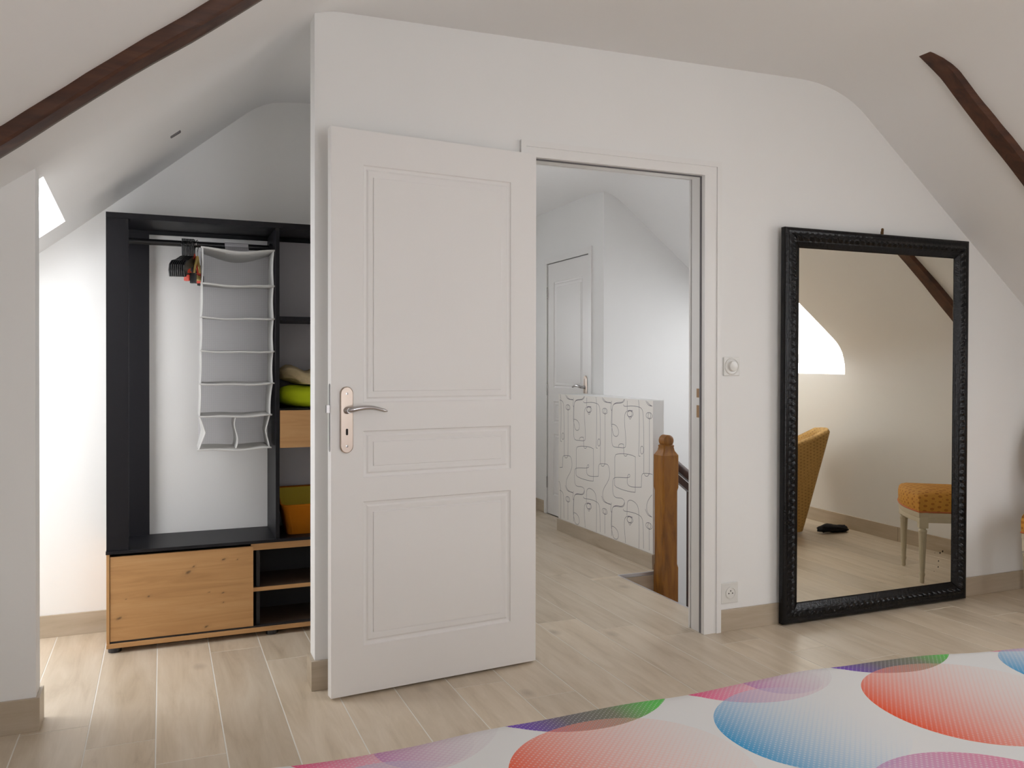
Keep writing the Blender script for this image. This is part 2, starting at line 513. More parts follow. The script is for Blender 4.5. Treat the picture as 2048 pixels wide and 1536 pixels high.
    def build(s, name, mats, parent=None, loc=None, rotz=None, smooth=False, auto=None, fix=True):
        o = bpy.data.objects.new(name, s.mesh(name, mats, smooth or auto is not None, fix))
        COL.objects.link(o)
        if auto is not None:
            bm = bmesh.new(); bm.from_mesh(o.data)
            for e in bm.edges:
                if len(e.link_faces) == 2 and e.calc_face_angle(0) > math.radians(auto): e.smooth = False
            bm.to_mesh(o.data); bm.free()
        if parent is not None: o.parent = parent
        if loc is not None: o.location = loc
        if rotz is not None: o.rotation_euler = (0, 0, rotz)
        return o


def tag(o, label, cat, group=None):
    o['label'] = label; o['category'] = cat
    if group: o['group'] = group
    return o


def empty(name, loc=(0, 0, 0), rotz=0.0):
    o = bpy.data.objects.new(name, None); COL.objects.link(o)
    o.empty_display_size = 0.1
    o.location = loc; o.rotation_euler = (0, 0, rotz); return o


def struct(o, label=None):
    o['kind'] = 'structure'
    if label: o['label'] = label
    return o


def surf(name, prof_a, ya, prof_b, yb, mat, holes=(), ycuts=(), thick=0.09, smooth=True):
    """ceiling skin lofted between two (x,z) profiles; holes = (i0,i1,y0,y1) index range along profile; thickness goes outwards"""
    ys = sorted(set([ya, yb, *ycuts]))
    n = len(prof_a); vs = []; fs = []
    for yy in ys:
        t = (yy - ya) / (yb - ya)
        for a, b_ in zip(prof_a, prof_b): vs.append((a[0] + (b_[0] - a[0]) * t, yy, a[1] + (b_[1] - a[1]) * t))
    for j in range(len(ys) - 1):
        ym = (ys[j] + ys[j + 1]) / 2
        for i in range(n - 1):
            if any(h[0] <= i < h[1] and h[2] < ym < h[3] for h in holes): continue
            fs.append((j * n + i, j * n + i + 1, (j + 1) * n + i + 1, (j + 1) * n + i))
    mb = MB(); mb.add(vs, fs)
    o = mb.build(name, mat, smooth=False, fix=False)
    # normals towards the room (down)
    me = o.data
    bm = bmesh.new(); bm.from_mesh(me)
    for f in bm.faces:
        f.normal_update()
        if f.normal.z > 0: f.normal_flip()
    for e in bm.edges:
        e.smooth = True
    bm.to_mesh(me); bm.free()
    for p in me.polygons: p.use_smooth = smooth
    md = o.modifiers.new('thickness', 'SOLIDIFY'); md.thickness = thick; md.offset = -1; md.use_even_offset = True
    es = o.modifiers.new('crease', 'EDGE_SPLIT'); es.split_angle = math.radians(38)
    return o


def arc(p0, p1, p2, n=6):
    """quadratic rounding between two straight runs"""
    out = []
    for i in range(n + 1):
        t = i / n
        out.append(((1 - t) ** 2 * p0[0] + 2 * t * (1 - t) * p1[0] + t * t * p2[0], (1 - t) ** 2 * p0[1] + 2 * t * (1 - t) * p1[1] + t * t * p2[1]))
    return out


# ------------------------------------------------------------------ room shell
YR = -5.2            # rear gable
XL, XR = -1.35, 4.58  # knee walls
lz = lambda x: 2.508 + 0.745 * (x - 0.518)
rz_ = lambda x: 2.348 - 0.802 * (x - 3.254)
cz = lambda x: 2.508 + 0.0172 * (x - 0.518)
ZL = lz(XL)
# room ceiling profile left to right
PL = [(XL, ZL), (-1.0, lz(-1.0)), (-0.30, lz(-0.30)), (0.10, lz(0.10))]
PLr = arc((0.43, lz(0.43)), (0.518, 2.508), (0.62, cz(0.62)), 6)
PRr = arc((2.74, cz(2.74)), (3.005, 2.551), (3.17, rz_(3.17)), 8)
PR = [(3.30, rz_(3.30)), (3.70, rz_(3.70)), (4.10, rz_(4.10)), (4.283, rz_(4.283))]
PRk = arc((4.47, rz_(4.47)), (4.578, rz_(4.578)), (4.579, 1.15), 6) + [(4.5795, 1.115), (4.58, 1.05)]
PROOM = PL + PLr + [(1.6, cz(1.6))] + PRr + PR + PRk
i_l0 = 1; i_l1 = 2
i_r0 = PROOM.index((3.70, rz_(3.70))); i_r1 = PROOM.index((4.5795, 1.115))
SKY_R = (-3.05, -1.72)
SKY_L = (-4.55, -3.45)
ceil = surf('ceiling', PROOM, YR, PROOM, 0.0, 'ceil', holes=((i_r0, i_r1, *SKY_R), (i_l0, i_l1, *SKY_L)), ycuts=(*SKY_R, *SKY_L))
struct(ceil, 'white attic ceiling with sloping sides')
# alcove ceiling (dressing corner behind the opening)
ALY = 1.082
lb = lambda x: 1.899 + 0.829 * (x + 0.231)
PA = [(XL, ZL), (-1.30, lz(-1.30)), (-0.371, lz(-0.371)), (-0.1, lz(-0.1)), (0.30, lz(0.30))] + PLr + [(0.8, 2.513), (1.25, 2.52)]
PB = [(XL, lb(-1.35) + 0.03), (-1.30, lb(-1.30) + 0.02), (-0.371, lb(-0.371)), (-0.1, 2.006), (0.30, 2.339), (0.37, 2.397), (0.41, 2.425), (0.45, 2.446), (0.49, 2.461), (0.53, 2.468), (0.57, 2.474), (0.62, 2.478), (0.8, 2.486), (1.25, 2.492)]
AL_Y = (0.125, 0.845)
alc = surf('ceiling_alcove', PA, 0.0, PB, ALY + 0.02, 'ceil', holes=((1, 2, *AL_Y),), ycuts=(*AL_Y,))
struct(alc, 'sloping white ceiling over the dressing alcove')
# hall ceiling
hz = lambda x: 2.251 - 0.797 * (x - 3.174)
PH = [(1.15, 2.455), (2.0, 2.45)] + arc((2.78, 2.447), (2.93, 2.445), (3.05, hz(3.05)), 5) + [(3.30, hz(3.30)), (3.75, hz(3.75)), (4.40, hz(4.40)), (4.66, hz(4.66))]
h0 = PH.index((3.75, hz(3.75)))
HS_Y = (0.55, 1.75)
hal = surf('ceiling_hall', PH, 0.08, PH, 2.24, 'ceil', holes=((h0, h0 + 1, *HS_Y),), ycuts=(*HS_Y,))
struct(hal, 'white ceiling over the stairwell landing')
mb = MB(); mb.box((1.12, 2.24, 2.448), (3.0, 4.02, 2.54)); struct(mb.build('ceiling_passage', 'ceil'))

# partition with the doorway  (front face y = 0, 10 cm thick)
DL, DR, DH = 1.375, 2.249, 2.066
mb = MB()
mb.box((0.517, 0, 0), (DL, 0.1, 2.56))
mb.box((DL, 0, DH), (DR, 0.1, 2.60))
top = [(DR, 2.60), (2.7, 2.60)] + [(a, c + 0.03) for a, c in PRr] + [(a, c + 0.03) for a, c in PR + PRk] + [(4.66, 1.05), (4.66, 0)]
mb.prism([(DR, 0)] + top, 0, 0.1)
wb = struct(mb.build('wall_back', 'paint'), 'white partition wall with the doorway')
# stub left of the alcove opening
mb = MB(); mb.prism([(-0.381, 0), (-0.381, lz(-0.381) + 0.03), (XL - 0.1, lz(XL - 0.1) + 0.03), (XL - 0.1, 0)], 0, 0.1)
struct(mb.build('wall_stub', 'paint'), 'short white wall left of the dressing alcove')
mb = MB(); mb.box((XL - 0.1, YR, 0), (XL, 0.13, ZL + 0.06)); mb.box((XL - 0.1, 0.97, 0), (XL, ALY + 0.1, ZL + 0.06)); mb.box((XL - 0.1, 0.13, 0), (XL, 0.97, 0.38)); mb.box((XL - 0.1, 0.13, 1.03), (XL, 0.97, ZL + 0.06)); struct(mb.build('wall_left', 'paint'))
mb = MB(); mb.box((XR, YR, 0), (XR + 0.1, 0.05, 1.05)); struct(mb.build('wall_right', 'paint'))
# rear gable with an opening for the added window
mb = MB()
gp = [(a, c + 0.03) for a, c in PROOM]
mb.prism([(XL - 0.1, 0)] + [(XL - 0.1, ZL)] + [q for q in gp if q[0] < 0.9] + [(0.9, 2.6), (0.9, 0)], YR - 0.1, YR)
mb.prism([(2.3, 0), (2.3, 2.6)] + [q for q in gp if q[0] > 2.3] + [(XR + 0.1, 1.0), (XR + 0.1, 0)], YR - 0.1, YR)
mb.box((0.9, YR - 0.1, 0), (2.3, YR, 0.06)); mb.box((0.9, YR - 0.1, 2.12), (2.3, YR, 2.6))
struct(mb.build('wall_rear', 'paint'))
# alcove shell
mb = MB(); mb.prism([(-0.68, 0), (1.2, 0), (1.2, 2.6), (0.5, 2.56), (0.36, 2.45), (-0.68, lb(-0.68) + 0.06)], ALY, ALY + 0.09)
mb.prism([(XL - 0.1, 0), (-1.28, 0), (-1.28, lb(-1.28) + 0.07), (XL - 0.1, lb(XL - 0.1) + 0.09)], ALY, ALY + 0.09)
mb.box((-1.28, ALY, 0), (-0.68, ALY + 0.09, 0.25)); mb.prism([(-1.28, 1.25), (-0.68, 1.25), (-0.68, lb(-0.68) + 0.06), (-1.28, lb(-1.28) + 0.07)], ALY, ALY + 0.09)
struct(mb.build('wall_alcove', 'paint'), 'white wall behind the open wardrobe')
mb = MB(); mb.box((1.15, 0.1, 0), (1.25, 1.0, 2.5)); mb.box((1.15, 1.80, 0), (1.25, 4.0, 2.5)); mb.box((1.15, 1.0, 0), (1.25, 1.80, 0.8)); mb.box((1.15, 1.0, 1.9), (1.25, 1.80, 2.5)); struct(mb.build('wall_hall', 'paint'))
# passage: side wall with a door in it, end wall
FX, FY0, FY1 = 2.88, 2.394, 3.125     # far door leaf
mb = MB()
mb.box((FX, 2.17, -0.3), (FX + 0.1, FY0 - 0.02, 2.46)); mb.box((FX, 2.17, -2.7), (FX + 0.1, 2.25, -0.3)); mb.box((FX, FY1 + 0.02, -0.3), (FX + 0.1, 4.0, 2.46)); mb.box((FX, FY0 - 0.02, 2.03), (FX + 0.1, FY1 + 0.02, 2.46)); mb.box((FX, FY0 - 0.02, -0.3), (FX + 0.1, FY1 + 0.02, 0))
struct(mb.build('wall_passage', 'paint'), 'white wall holding the far door')
mb = MB(); mb.box((1.25, 3.9, 0), (1.70, 4.0, 2.5)); mb.box((2.30, 3.9, 0), (2.88, 4.0, 2.5)); mb.box((1.70, 3.9, 0), (2.30, 4.0, 1.1)); mb.box((1.70, 3.9, 1.9), (2.30, 4.0, 2.5)); struct(mb.build('wall_passage_end', 'paint'))
mb = MB(); mb.prism([(FX + 0.1, -2.7), (FX + 0.1, 2.44), (2.99, 2.44), (3.05, hz(3.05) + 0.05), (4.7, hz(4.7) + 0.05), (4.7, -2.7)], 2.17, 2.26)
struct(mb.build('wall_stairwell', 'paint'), 'bright white wall beyond the staircase')
mb = MB(); mb.box((4.62, 0.1, -2.7), (4.72, 2.2, hz(4.62) + 0.05)); struct(mb.build('wall_stairwell_side', 'paint'))
for i, (a_, b_) in enumerate((((2.25, 0.0, -2.7), (4.72, 0.1, -0.02)), ((2.28, 0.1, -2.7), (2.37, 1.15, -0.22)), ((2.37, 1.09, -2.7), (2.72, 1.15, -0.22)), ((2.70, 1.15, -2.7), (2.76, 2.2, -0.05)))):
    mb = MB(); mb.box(a_, b_); struct(mb.build('wall_stairwell_below', 'paint'))
mb = MB(); mb.box((2.3, 0.0, -2.78), (4.72, 2.3, -2.7)); struct(mb.build('floor_below', 'tile'))

# ---- floor: slab with stairwell hole, then every tile plank
HX, HY = 2.40, 1.083
ZT = 0.0
FORB = [(-9, 1.2, 1.11, 9), (HX, 9, 0.06, HY), (2.70, 9, HY, 2.40), (2.92, 9, 0.06, 9), (-9, XL - 0.02, -9, 9), (XR + 0.02, 9, -9, 9)]   # x0,x1,y0,y1


def subtract(rects, h):
    out = []
    for (a, b, c, d) in rects:
        if h[0] >= b or h[1] <= a or h[2] >= d or h[3] <= c: out.append((a, b, c, d)); continue
        if c < h[2]: out.append((a, b, c, h[2]))
        if d > h[3]: out.append((a, b, h[3], d))
        c2, d2 = max(c, h[2]), min(d, h[3])
        if a < h[0]: out.append((a, h[0], c2, d2))
        if b > h[1]: out.append((h[1], b, c2, d2))
    return out


mb = MB()
rects = [(XL - 0.1, XR + 0.1, YR - 0.1, 4.0)]
for h in FORB[:4]: rects = subtract(rects, h)
for a, b_, c, d in rects: mb.box((a, c, -0.22), (b_, d, ZT - 0.0009))
floor = struct(mb.build('floor', 'grout'), 'floor of wood-look porcelain planks')
PW, PLN, G = 0.2028, 1.196, 0.0036
XG = -0.2225
full = None
for k in range(-6, 25):
    x0 = XG + (k - 1) * PW
    j0 = -0.029 - k * 0.1935
    n0 = math.floor((YR - j0) / PLN)
    for n in range(n0, n0 + 9):
        y0 = j0 + n * PLN; y1 = y0 + PLN
        if y1 < YR or y0 > 3.9: continue
        rc = [(x0 + G / 2, x0 + PW - G / 2, max(y0 + G / 2, YR), min(y1 - G / 2, 3.9))]
        for h in FORB: rc = subtract(rc, h)
        rc = [q for q in rc if q[1] - q[0] > 0.02 and q[3] - q[2] > 0.02]
        for (a, b_, c, d) in rc:
            isfull = abs((b_ - a) - (PW - G)) < 1e-5 and abs((d - c) - (PLN - G)) < 1e-5
            if isfull and full is not None: me = full
            else:
                q = MB(); e = 0.0008; hw, hl = (b_ - a) / 2, (d - c) / 2
                rings = [[(-hw, -hl, -0.008), (hw, -hl, -0.008), (hw, hl, -0.008), (-hw, hl, -0.008)],
                         [(-hw, -hl, -e), (hw, -hl, -e), (hw, hl, -e), (-hw, hl, -e)],
                         [(-hw + e, -hl + e, 0), (hw - e, -hl + e, 0), (hw - e, hl - e, 0), (-hw + e, hl - e, 0)]]
                q.loft(rings)
                me = q.mesh('floor_plank', 'tile')
                if isfull: full = me
            o = bpy.data.objects.new('floor_plank', me); COL.objects.link(o)
            o.location = ((a + b_) / 2, (c + d) / 2, ZT); o.parent = floor

# ---- skirting tiles
BH, BT = 0.097, 0.011


def skirting(name, segs, axis, label=None):
    mb = MB()
    for (a, b_) in segs: mb.box(a, b_, bev=0.0015)
    return struct(mb.build(name, 'tile_x' if axis == 'x' else 'tile_y'), label)


skirting('baseboard_back', [((0.503, -BT, 0), (DL - 0.06, 0, BH + 0.012)), ((2.3065, -BT, 0), (3.455, 0, BH)), ((3.458, -BT, 0), (XR, 0, BH))], 'x')
skirting('baseboard_back_end', [((0.5035, 0.0005, 0), (0.517, 0.1, BH + 0.012))], 'y')
skirting('baseboard_stub', [((XL, -BT, 0), (-0.369, 0, BH + 0.012))], 'x')
skirting('baseboard_stub_end', [((-0.381, 0.0005, 0), (-0.3695, 0.11, BH + 0.012))], 'y')
skirting('baseboard_alcove', [((XL, ALY - BT, 0), (-0.215, ALY, BH)), ((-0.213, ALY - BT, 0), (1.15, ALY, BH))], 'x')
skirting('baseboard_right', [((XR - BT, -1.2, 0), (XR, -BT, BH)), ((XR - BT, -2.4, 0), (XR, -1.203, BH)), ((XR - BT, YR, 0), (XR, -2.403, BH))], 'y')
skirting('baseboard_left', [((XL, YR, 0), (XL + BT, -0.012, BH))], 'y')
skirting('baseboard_rear', [((XL, YR, 0), (XR, YR + BT, BH))], 'x')
skirting('baseboard_passage', [((FX - BT, FY1 + 0.055, 0), (FX, 3.9, BH))], 'y')

# ---- door frame (trim) around the opening
XI0, XI1, ZH = DL + 0.022, 2.219, 2.045      # clear opening


def casing(mb, x0, x1, xo0, xo1, zi, zo, ya, yb):
    """mitred U of flat moulding between the inner and outer outline"""
    inn = [(x0, 0.0), (x0, zi), (x1, zi), (x1, 0.0)]; out = [(xo0, 0.0), (xo0, zo), (xo1, zo), (xo1, 0.0)]
    rings = []
    for (a, c), (d, e) in zip(inn, out): rings.append([(a, ya, c), (d, ya, e), (d, yb, e), (a, yb, c)])
    mb.loft(rings)


mb = MB()
casing(mb, XI0, XI1, DL - 0.042, 2.305, ZH, 2.108, -0.012, -0.0002)
tr = struct(mb.build('trim_1', 'trim'), 'white moulded door frame')
mb = MB(); casing(mb, DL - 0.020, 2.282, DL - 0.043, 2.306, 2.085, 2.109, -0.018, -0.0121); mb.build('moulding', 'trim', tr)
mb = MB(); casing(mb, XI0, XI1, DL + 0.0005, DR - 0.0005, ZH, DH - 0.0005, 0.0, 0.09); mb.build('jamb_lining', 'trim', tr)
mb = MB(); casing(mb, XI0, XI1, DL - 0.04, DR + 0.04, ZH, 2.105, 0.1005, 0.112); mb.build('rear_casing', 'trim', tr)
mb = MB(); casing(mb, XI0 + 0.0012, XI1 - 0.0025, XI0, XI1, ZH - 0.004, ZH, 0.012, 0.024); mb.build('seal', 'gap', tr)
for z0, z1 in ((1.055, 1.095), (0.965, 1.02)):
    mb = MB(); mb.box((XI1 - 0.0015, 0.030, z0), (XI1 + 0.0005, 0.048, z1)); mb.build('strike_hole', 'brass', tr)

# ------------------------------------------------------------------ windows
def skylight(idx, P0, P1, y0, y1, inward, off=0.0):
    """P0,P1: lower and upper (x,z) of the opening; frame and pane set on the outside of the roof skin"""
    a = V((P0[0], 0, P0[1])); b = V((P1[0], 0, P1[1]))
    n = V((inward[0], 0, inward[1])).normalized()
    d = (b - a).normalized()
    ln = (b - a).length
    c0 = a - n * (0.085 + off)
    root = struct(empty('window_%d' % idx, (c0.x, (y0 + y1) / 2, c0.z)), 'roof window')

    def Q(s, yy, h): return tuple(c0 + d * s - n * h + V((0, yy, 0)) - V(root.location))
    fr = MB(); w = 0.05
    def bar(s0, s1, ya, yb):
        vs = [Q(s, yy, h) for h in (0.0, 0.05) for s, yy in ((s0, ya), (s1, ya), (s1, yb), (s0, yb))]
        fr.add(vs, [(0, 1, 2, 3), (4, 7, 6, 5), (0, 4, 5, 1), (1, 5, 6, 2), (2, 6, 7, 3), (3, 7, 4, 0)])
    bar(-w, 0.0, y0 - w, y1 + w); bar(ln, ln + w, y0 - w, y1 + w); bar(0, ln, y0 - w, y0); bar(0, ln, y1, y1 + w)
    f = fr.build('window_frame', 'white_plastic', root)
    pn = MB(); pn.add([Q(0, y0, 0.03), Q(ln, y0, 0.03), Q(ln, y1, 0.03), Q(0, y1, 0.03), Q(0, y0, 0.036), Q(ln, y0, 0.036), Q(ln, y1, 0.036), Q(0, y1, 0.036)],
                      [(0, 1, 2, 3), (4, 7, 6, 5), (0, 4, 5, 1), (1, 5, 6, 2), (2, 6, 7, 3), (3, 7, 4, 0)])
    pn.build('pane', 'glass', root)
    cc = (a + b) / 2 - n * (0.15 + off) + V((0, (y0 + y1) / 2, 0))
    portal('roof_window_daylight', cc, n, (y1 - y0) + 0.06, ln + 0.06, d)
    return root


nl = (0.597, -0.802)
skylight(1, (-1.30, lz(-1.30)), (-0.371, lz(-0.371)), AL_Y[0], AL_Y[1], nl, 0.02)
skylight(2, (4.60, 1.10), (3.70, rz_(3.70)), SKY_R[0], SKY_R[1], (-0.68, -0.735), 0.09)
skylight(3, (-1.0, lz(-1.0)), (-0.30, lz(-0.30)), SKY_L[0], SKY_L[1], nl)  # added roof window behind the camera, fill light for the room
skylight(4, (4.40, hz(4.40)), (3.75, hz(3.75)), HS_Y[0], HS_Y[1], (-0.62, -0.78))
# unseen windows added for fill light, each a casement
def fill_casement(idx, loc, rotz, w, h, label):
    """two-light window, local x across, local y through the wall; inside is +y"""
    root = struct(empty('window_%d' % idx, loc, rotz), label)
    mb = MB(); f = 0.055; hw = w / 2
    for x0, x1, z0, z1 in ((-hw, -hw + f, 0, h), (hw - f, hw, 0, h), (-hw + f, hw - f, 0, f), (-hw + f, hw - f, h - f, h), (-0.035, 0.035, f, h - f)): mb.box((x0, -0.03, z0), (x1, 0.03, z1))
    mb.build('window_frame', 'white_plastic', root)
    for x0, x1 in ((-hw + f, -0.035), (0.035, hw - f)):
        mb = MB(); mb.box((x0, -0.004, f), (x1, 0.004, h - f)); mb.build('pane', 'glass', root)
    n = V((-math.sin(rotz), math.cos(rotz), 0))
    portal('window_daylight', tuple(V(loc) - n * 0.07 + V((0, 0, h / 2))), n, w, h, (0, 0, 1))
    return root


fill_casement(5, (1.6, YR - 0.05, 0.06), 0.0, 1.4, 2.06, 'glazed gable window')  # unseen, put in to fill the room and bounce off the floor
fill_casement(6, (XL - 0.05, 0.55, 0.38), -math.pi / 2, 0.84, 0.65, 'low window in the alcove knee wall')  # unseen, put in to brighten the alcove from the side
fill_casement(9, (-0.98, ALY + 0.045, 0.25), math.pi, 0.60, 1.0, 'narrow window in the alcove wall')  # added out of view; bounces light off the stub wall
fill_casement(7, (2.0, 3.95, 1.1), math.pi, 0.6, 0.8, 'passage window')  # added, unseen; lifts the light in the passage
fill_casement(8, (1.2, 1.40, 0.8), -math.pi / 2, 0.8, 1.1, 'small landing window')  # added, unseen; brightens the papered half wall

# ------------------------------------------------------------------ ceiling beams
def beam_left():
    mb = MB(); rings = []
    nrm = V((0.597, 0, -0.802)); n = 40
    for i in range(n + 1):
        t = i / n
        x = XL - 0.02 + t * (0.62 - XL)
        ya = -0.577 - 0.17 * (x + 0.39) + 0.006 * math.sin(x * 13) + 0.004 * noise.noise(V((x * 9, 0, 0)))
        p = V((x, 0, lz(x)))
        w = 0.128
        a = 0.04 + 0.003 * math.sin(x * 7)
        prof = [(0.0, -0.05), (0.0, 0.0), (0.003, a * 0.8), (0.010, a), (w - 0.03, a), (w, a - 0.004), (w, -0.05)]
        ju = 0.006 * noise.noise(V((x * 14, 3, 0)))
        rings.append([tuple(p + nrm * h + V((0, ya + yy + (ju if k < 2 else 0), 0))) for k, (yy, h) in enumerate(prof)])
    mb.loft(rings)
    ns = len(rings[0])
    # last strip of the underside is greyed by wear
    for k, f in enumerate(mb.f):
        if len(f) == 4 and (f[0] % ns) == 4 and (f[1] % ns) == 5: mb.m[k] = 1
    o = mb.build('roof_beam', ['beam', 'beam_edge'], auto=35)
    return o


tag(beam_left(), 'dark brown timber beam running up the left ceiling slope', 'beam', 'exposed roof timbers')


def beam_right():
    mb = MB(); rings = []
    d = V((-0.802, 0, -1.0)).normalized(); n = 48
    for i in range(n + 1):
        t = i / n
        x = 2.918 + t * (4.46 - 2.918)
        zc = rz_(x) if x > 3.17 else None
        p = V((x, 0, rz_(x)))
        yb = -0.488 + 0.006 * noise.noise(V((x * 5, 1, 0)))
        wid = 0.087 + 0.006 * math.sin(x * 9 + 1) + 0.004 * noise.noise(V((x * 11, 5, 0)))
        k = min(1.0, (x - 2.918) / 0.20)
        wid *= 0.12 + 0.88 * math.sqrt(max(0.0, 1 - (1 - k) ** 2))
        hgt = (0.026 + 0.003 * math.sin(x * 6)) + 0.035 * (1 - k)
        prof = [(-wid, -0.07), (-wid, 0.004), (-wid + 0.008, hgt), (-0.006, hgt), (0.0, hgt * 0.55), (0.0, -0.07)]
        if x > 4.3: p = V((x, 0, rz_(x) - (x - 4.3) * 0.12))
        rings.append([tuple(p + d * h + V((0, yb + yy, 0))) for yy, h in prof])
    mb.loft(rings)
    return mb.build('roof_beam', ['beam'], auto=40)


tag(beam_right(), 'dark brown timber beam with pointed end on the right ceiling slope', 'beam', 'exposed roof timbers')
mb = MB()
p = V((0.067, 0.604, 2.174)); 
mb.box((-0.024, -0.012, -0.004), (0.024, 0.012, 0.004), bev=0.003)
o = mb.build('ceiling_vent', 'gap'); o.location = (0.052, 0.604, lz(0.067) - 0.012 - 0.025 * 0.55); o.rotation_euler = (0, -math.atan(0.76), 0)
tag(o, 'small dark slot in the sloping alcove ceiling', 'vent')

# ------------------------------------------------------------------ doors
def door_leaf(w, h, panels, th=0.04, back=True):
    """panelled leaf, local x across, front face at y=0"""
    mb = MB()
    us = sorted(set([0, w] + [q for p in panels for q in p[:2]])); zs = sorted(set([0, h] + [q for p in panels for q in p[2:]]))
    for i in range(len(us) - 1):
        for j in range(len(zs) - 1):
            um, zm = (us[i] + us[i + 1]) / 2, (zs[j] + zs[j + 1]) / 2
            if any(p[0] < um < p[1] and p[2] < zm < p[3] for p in panels): continue
            mb.add([(us[i], 0, zs[j]), (us[i + 1], 0, zs[j]), (us[i + 1], 0, zs[j + 1]), (us[i], 0, zs[j + 1])], [(0, 1, 2, 3)])
    prof = [(0, 0), (0.003, 0.005), (0.009, 0.0075), (0.014, 0.0072), (0.020, 0.0035), (0.026, 0.0035), (0.038, 0.0095), (0.0405, 0.0098), (0.042, 0.0055)]
    for (u0, u1, z0, z1) in panels:
        rings = []
        for ins, dp in prof:
            rings.append([(u0 + ins, dp, z0 + ins), (u1 - ins, dp, z0 + ins), (u1 - ins, dp, z1 - ins), (u0 + ins, dp, z1 - ins)])
        mb.loft(rings, cap=False)
        mb.add(rings[-1], [(0, 1, 2, 3)])
    mb.add([(0, th, 0), (w, th, 0), (w, th, h), (0, th, h)], [(3, 2, 1, 0)])
    mb.add([(0, 0, 0), (0, th, 0), (0, th, h), (0, 0, h)], [(0, 1, 2, 3)])
    mb.add([(w, 0, 0), (w, th, 0), (w, th, h), (w, 0, h)], [(3, 2, 1, 0)])
    mb.add([(0, 0, h), (w, 0, h), (w, th, h), (0, th, h)], [(0, 1, 2, 3)])
    mb.add([(0, 0, 0), (w, 0, 0), (w, th, 0), (0, th, 0)], [(3, 2, 1, 0)])
    return mb


def stadium(cx, cz, hw, hh, n=10):
    pts = []
    for k in range(n + 1):
        a = math.pi * k / n; pts.append((cx + hw * math.cos(a), cz + hh - hw + hw * math.sin(a)))
    for k in range(n + 1):
        a = math.pi + math.pi * k / n; pts.append((cx + hw * math.cos(a), cz - hh + hw + hw * math.sin(a)))
    return pts


def lever_handle(root, cx, cz, side=-1, plate_h=0.119, dirx=1, sc=1.0):
    """long plate with lever; front face y=0, handle stands out towards -y"""
    mb = MB(); pts = stadium(cx, cz - 0.034, 0.0238 * sc, plate_h); n = len(pts)
    ins = [(cx + (a - cx) * 0.88, (cz - 0.034) + (c - cz + 0.034) * 0.975) for a, c in pts]
    mb.loft([[(a, -0.0005, c) for a, c in pts], [(a, -0.006, c) for a, c in pts], [(a, -0.009, c) for a, c in ins]])
    pl = mb.build('handle_plate', 'chrome', root, auto=40)
    for zz in (cz + 0.060, cz - 0.128):
        mb = MB(); mb.lathe([(0.0045, 0), (0.0045, -0.0012), (0.0015, -0.0014)], (cx, -0.009, zz), 12, axis='y'); mb.build('screw', 'steel', pl)
    mb = MB(); kp = stadium(cx, cz - 0.077, 0.0042, 0.012); mb.loft([[(a, -0.0085, c) for a, c in kp], [(a, -0.0096, c) for a, c in kp]]); mb.build('keyhole', 'darkhole', pl)
    mb = MB()
    mb.lathe([(0.0125, 0), (0.0125, -0.006), (0.010, -0.012), (0.0095, -0.034)], (cx, -0.009, cz), 20, axis='y')
    path = []; rad = []
    for k in range(15):
        t = k / 14
        path.append((cx + dirx * (-0.006 + 0.145 * t), -0.043 - 0.006 * math.sin(t * 3.1), cz + 0.006 * math.sin(t * math.pi * 1.15) * 1.4 + 0.004 * t - 0.012 * max(0, t - 0.6)))
        rad.append(0.0105 - 0.0045 * t)
    rad[0] = 0.004; rad[-1] = 0.003
    mb.tube(path, rad, 12)
    mb.build('lever', 'steel', root, auto=50)


ANG = math.atan2(0.086, 0.834)
dr = struct(empty('door_1', (0.552, -0.136, 0.010), ANG), 'white panelled door swung open against the wall')
DWID = 0.836
pan = [(0.118, 0.722, 1.052, 1.912), (0.118, 0.722, 0.780, 0.950), (0.118, 0.722, 0.172, 0.694)]
lf = door_leaf(DWID, 2.036, pan).build('door_leaf', 'door', dr, auto=28)
lever_handle(dr, 0.055, 1.026)
mb = MB(); kp = stadium(0.016, 1.0, 0.0095, 0.122, 8)
mb.loft([[(-0.0002, a, c) for a, c in kp], [(-0.0016, a, c) for a, c in kp]]); mb.build('lock_plate', 'steel', dr)
mb = MB(); mb.prism([(0.010, 1.018), (0.026, 1.018), (0.026, 1.045), (0.010, 1.045)], -0.013, 0.0, axis=0); mb.build('latch', 'steel', dr)
for zz in (0.22, 1.02, 1.80):
    mb = MB(); mb.lathe([(0.006, -0.045), (0.007, -0.043), (0.007, 0.043), (0.006, 0.045), (0.002, 0.052)], (DWID - 0.002, 0.046, zz), 12); mb.build('hinge', 'trim', dr)

fd = struct(empty('door_2', (FX, FY1, 0.006), -math.pi / 2), 'closed white panelled door beyond the stair landing')
fw_ = FY1 - FY0
door_leaf(fw_, 2.01, [(0.11, fw_ - 0.11, 1.02, 1.86), (0.11, fw_ - 0.11, 0.74, 0.91), (0.11, fw_ - 0.11, 0.16, 0.65)]).build('door_leaf', 'door', fd, auto=28)
lever_handle(fd, fw_ - 0.055, 1.035, dirx=-1)
for zz in (0.25, 1.0, 1.78):
    mb = MB(); mb.lathe([(0.005, -0.045), (0.007, -0.043), (0.007, 0.043), (0.005, 0.045)], (-0.006, -0.004, zz), 10); mb.build('hinge', 'steel', fd)
mb = MB()
mb.box((FX - 0.012, FY1 + 0.004, 0), (FX - 0.0005, FY1 + 0.05, 2.07)); mb.box((FX - 0.012, FY0 - 0.05, 0), (FX - 0.0005, FY0 - 0.004, 2.07)); mb.box((FX - 0.012, FY0 - 0.004, 2.022), (FX - 0.0005, FY1 + 0.004, 2.07))
struct(mb.build('trim_2', 'trim'), 'white frame of the far door')
